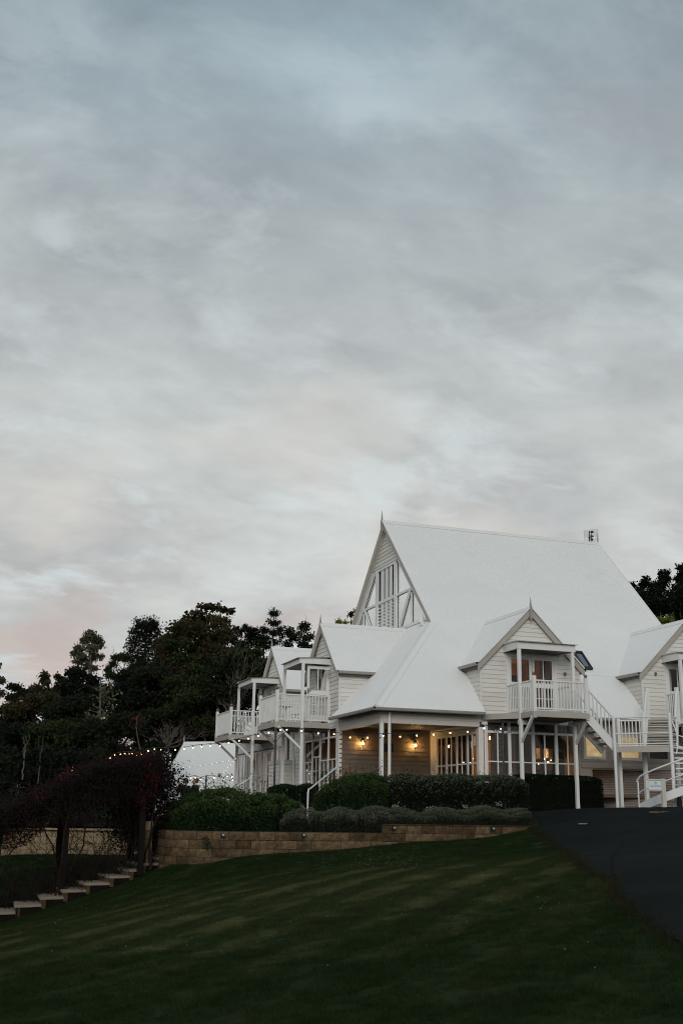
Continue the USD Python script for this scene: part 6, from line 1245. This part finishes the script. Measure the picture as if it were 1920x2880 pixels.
# silhouettes along the skyline, left to right
broad('gum_tree', 'thin leafy gum cut by the left edge of the picture', -14, 1868, 70, 80, 'gum', 1, 700, .26, .5, 9, sparse=.8)
broad('rainforest_tree', 'small rounded dark tree at the far left of the skyline', 66, 1902, 86, 86, 'forest', 2, 2600, .26, .5, 16)
broad('rainforest_tree', 'brownish open tree on the left skyline, right of the small round one', 142, 1895, 100, 88, 'forest3', 3, 2300, .26, .5, 18, sparse=.9)
broad('rainforest_tree', 'small green topped tree on the left skyline before the tall gum', 170, 1902, 46, 84, 'forest2', 4, 1100, .24, .5, 9)
broad('rainforest_tree', 'wide dark tree under the tall gum', 235, 1878, 150, 80, 'pine', 5, 5200, .26, .6, 24)
rng = np.random.default_rng(77)
def gum():
    d = 84.; t = None; topc = [(255, 1776, 30), (272, 1790, 26), (240, 1792, 24), (222, 1815, 26), (258, 1812, 30), (281, 1806, 20), (212, 1830, 22), (230, 1838, 26), (262, 1838, 24), (218, 1854, 20), (245, 1866, 22), (284, 1842, 14), (265, 1872, 18)]
    base = at(252, 2000, d=d); t = thing('gum_tree', 'tall pale green gum rising above the skyline at left', 'tree', base); wood = MB(); f0 = at(254, 1885, d=d); limb(wood, rng, base, f0, .22, .16, 7, .015); cl_ = []
    for u, v, s_ in topc:
        p = at(u, v + s_ * .45, d=d + rng.normal(0, 1.)); limb(wood, rng, f0 + Z3 * rng.uniform(-.5, 1.4), p, .085, .02, 7, .05); cl_.append((p, s_ * .5 / F_PX * d))
    part(t, 'trunk', wood, M['barkpale']); part(t, 'crown', leaves(0, crown_pts(rng, cl_, 3400), .22, rng, aspect=.5), L['gum'], kind='stuff')
gum()
twiggy('dead_tree', 'dead pale branched tree top between the gum and the bunya pine', 320, 1810, 60, 84, 1, 7, 'barkpale', leafn=0, r0=.09, spread=.6)
broad('rainforest_tree', 'ragged leafy tree below the dead branches', 335, 1838, 70, 82, 'forest2', 6, 1500, .26, .5, 12, sparse=.8)
bunya(414, 1744, 112, 118, 84, 'dome shaped bunya pine on the skyline')
broad('rainforest_tree', 'brown leaved tree right of the bunya pine', 478, 1782, 90, 80, 'forest3', 7, 2200, .26, .5, 15, bare=4)
broad('rainforest_tree', 'largest green rainforest tree under the flat topped one', 565, 1752, 235, 76, 'forest3', 8, 9500, .27, .62, 40)
broad('rainforest_tree', 'deep green tree left of the largest one', 505, 1800, 150, 74, 'forest2', 9, 5200, .26, .62, 26)
broad('rainforest_tree', 'dark rounded tree right of the largest one', 672, 1762, 170, 76, 'forest', 10, 6000, .26, .62, 28)
def flat_top():
    d = 78.; base = at(590, 1960, d=d); t = thing('flat_topped_tree', 'tallest tree with flat layered sprays of leaves over bare stems', 'tree', base); wood = MB(); f0 = at(592, 1800, d=d); limb(wood, rng, base, f0, .3, .2, 7, .015); pts_ = []
    for u, v, w, n in ((552, 1725, 44, 150), (575, 1707, 30, 130), (604, 1708, 34, 150), (628, 1716, 30, 110), (646, 1722, 22, 70), (534, 1740, 40, 150), (590, 1738, 70, 240), (560, 1748, 60, 220), (520, 1752, 40, 140), (633, 1748, 24, 60), (512, 1768, 44, 140), (600, 1760, 80, 240)):
        p = at(u, v, d=d + rng.normal(0, .8)); limb(wood, rng, f0 + Z3 * rng.uniform(-.4, .5), p - Z3 * .1, .05, .012, 8, .05); s_ = w * .5 / F_PX * d; pts_.append(p + rng.normal(0, 1, (n, 3)) * (s_ * .6, s_ * .6, .11))
    part(t, 'trunk', wood, M['twig']); part(t, 'crown', leaves(0, np.vstack(pts_), .26, rng, flat=.6, aspect=.7), L['forest3'], kind='stuff')
flat_top()
tiered(690, 1757, 16, 18, 88, 'tiny spire tip poking above the trees right of the largest one', 2, 3, nl=20)
tiered(771, 1710, 66, 112, 78, 'slender hoop pine with separate tiers left of the nearer left gable', 1, 4)
tiered(744, 1760, 50, 70, 80, 'short hoop pine beside the slender tiered one', 3, 3)
broad('open_tree', 'airy open tree behind the nearer left gable', 835, 1755, 150, 74, 'forest', 11, 2900, .22, .6, 34, sparse=.55, bare=8)
broad('open_tree', 'small yellowish green tree top left of the main gable', 962, 1730, 56, 76, 'lime', 12, 900, .2, .5, 9)
broad('open_tree', 'brown tuft of a tree against the main gable edge', 996, 1706, 34, 78, 'forest3', 13, 500, .2, .5, 7)
# the body of the slope
mass = [(20, 1985, 170, 74, 'forest', 'dark wide tree low on the left slope'), (110, 1962, 190, 72, 'forest3', 'broad tree with brownish sprays at left'), (205, 1955, 170, 70, 'forest', 'dark tree left of the bare pole'), (330, 1935, 190, 72, 'pine', 'darkest tree behind the bare pole'), (400, 1862, 170, 76, 'forest', 'dark tree under the bunya pine'), (440, 1880, 190, 72, 'forest', 'grey green tree left of the leaning bare branches'),
    (540, 1882, 200, 70, 'forest2', 'mid green tree in the middle of the slope'), (640, 1850, 190, 70, 'forest', 'dark tree behind the pale bare branches'), (720, 1835, 130, 70, 'forest2', 'green tree touching the farther left gable'), (60, 2055, 210, 62, 'forest', 'shadowed tree at the lower left'), (160, 2035, 190, 60, 'forest2', 'lower left tree with pale thin trunks'), (255, 2030, 190, 60, 'forest', 'tree right of the thin pale trunks'),
    (350, 2020, 200, 60, 'forest', 'dense tree above the two low bulbs'), (440, 1965, 200, 72, 'forest', 'dense tree above the left festoon lights'), (545, 1940, 190, 72, 'forest2', 'green tree behind the pale leaning branches'), (630, 1950, 150, 73, 'forest', 'tree behind the farther left balcony'), (480, 2010, 150, 74, 'forest', 'shaded tree behind the small white roof'), (590, 2000, 150, 75, 'forest3', 'brownish tree above the small white roof')]
for k, (u, v, w, d, lf, lb) in enumerate(mass): broad('rainforest_tree', lb, u, v, w, d, lf, 30 + k, 6200, .24, .74, 30, group=None, bare=2)
for k, (u, v, w, d) in enumerate(((10, 2120, 220, 54), (120, 2115, 210, 52), (230, 2112, 200, 52), (330, 2105, 170, 52), (395, 2120, 110, 53), (-60, 2020, 200, 66))): broad('undergrowth_tree', ['low bushy tree at the foot of the slope at the left picture edge', 'low bushy tree at the foot of the slope behind the slanting pale trunk', 'low bushy tree at the foot of the slope around the two low bulbs', 'low bushy tree behind the left end of the left festoon lights', 'low bushy tree behind the leaning bare branches', 'taller bushy tree half outside the left picture edge'][k], u, v, w, d, 'pine' if k % 2 else 'forest', 60 + k, 5200, .2, .9, 30, group='low bushy trees at the foot of the slope')
# bare and pale details in front of the foliage
twiggy('bare_tree', 'leaning bare pale branches left of the farther balcony', 470, 2035, 150, 68, 3, 26, 'twig', lean=-.12, r0=.05, spread=1.1, vbase=2130)
twiggy('bare_tree', 'bare twiggy tree standing above the small white roof', 580, 1985, 130, 70, 4, 26, 'twig', r0=.07, vbase=2120, leafn=240)
twiggy('bare_tree', 'grey bare branches high on the slope beside the farther gable', 668, 1820, 130, 69, 5, 24, 'twig', r0=.08, vbase=2030, leafn=500, leaf='forest2')
twiggy('bare_tree', 'grey twiggy tree touching the canopy of the farther balcony', 655, 1920, 120, 68, 6, 22, 'twig', r0=.06, vbase=2080, leafn=300)
twiggy('pale_sapling', 'thin pale forked trunk low at far left', 76, 2040, 40, 50, 7, 5, 'twig', r0=.035, vbase=2180, spread=.7)
twiggy('pale_sapling', 'slanting thin pale trunk beside the low bulbs', 124, 2060, 36, 49, 8, 4, 'bark', lean=.05, r0=.035, vbase=2190, spread=.7)
def bare_pole():
    d = 64.; a, b = at(283, 1903, d=d), at(279, 2110, d=d); t = thing('dead_pine', 'dead pine pole with short bare side branches', 'tree', b); mb = MB(); mb.tube([b, a], [.075, .04], 6)
    for v, dx, dy in ((1912, 18, -6), (1918, 24, -4), (1943, -30, -12), (1940, 26, -14), (1992, -20, -6), (2008, -32, -12), (2030, -22, -6), (2042, -26, -10), (2032, 16, -8)): p = at(283 - (v - 1903) * .02, v, d=d); mb.tube([p, at(283 + dx, v + dy, d=d + rng.normal(0, .8))], [.03, .012], 5)
    part(t, 'trunk', mb, M['twig'])
    pts_ = np.vstack([at(u, v, d=d) + rng.normal(0, 1, (70, 3)) * (.35, .35, .3) for u, v in ((294, 1965), (298, 1958), (265, 2024), (292, 2022), (278, 2030))]); part(t, 'dry_leaves', leaves(0, pts_, .2, rng), L['gum'], kind='stuff')
bare_pole()
def vine_shoot():
    d = 44.; px = [(402, 2152), (401, 2135), (397, 2118), (391, 2095), (386, 2070), (383, 2045), (384, 2025), (387, 2012)]; p = [at(u, v, d=d) for u, v in px]; t = thing('vine_shoot', 'tall thin pale stem with red leaves rising above the pergola', 'plant', p[0]); part(t, 'stem', MB().tube(p, np.linspace(.026, .010, len(p)), 5), M['twig']); part(t, 'red_leaves', leaves(0, np.vstack([at(u, v, d=d) + rng.normal(0, .13, (9, 3)) for u, v in ((386, 2018), (376, 2030), (392, 2028), (384, 2044))]), .09, rng), L['red'])
vine_shoot()
# right of the house
broad('dark_pine_tree', 'dark tree with rounded head right of the main roof', 1822, 1608, 86, 84, 'pine', 81, 3600, .22, .45, 22, sparse=.95)
broad('dark_pine_tree', 'dark tree sloping along the right verge of the main roof', 1772, 1612, 60, 86, 'pine', 82, 1500, .22, .5, 14, sparse=.8)
broad('dark_pine_tree', 'tall dark tree in the right half behind the roof', 1886, 1600, 100, 82, 'pine', 83, 4600, .24, .5, 26)
broad('dark_pine_tree', 'tallest dark tree cut by the right edge of the picture', 1945, 1572, 110, 80, 'pine', 84, 4200, .24, .55, 24)
for k, (u, v, w) in enumerate(((1795, 1665, 110), (1850, 1670, 120), (1915, 1650, 130), (1830, 1715, 130), (1900, 1705, 130))): broad('dark_pine_tree', ['dark tree hugging the right verge halfway down the main roof', 'dark tree below the gap in the stand right of the roof', 'dark tree at the right edge below the tallest one', 'low dark tree just above the yellow green tree top', 'low dark tree right of the yellow green tree top'][k], u, v, w, 76, 'pine', 85 + k, 4600, .24, .7, 24, group='shadowed trees right of the main roof', bare=3)
broad('lime_shrub_tree', 'yellow green tree top between main roof and right gable', 1856, 1722, 74, 62, 'lime', 95, 2200, .15, .5, 18)
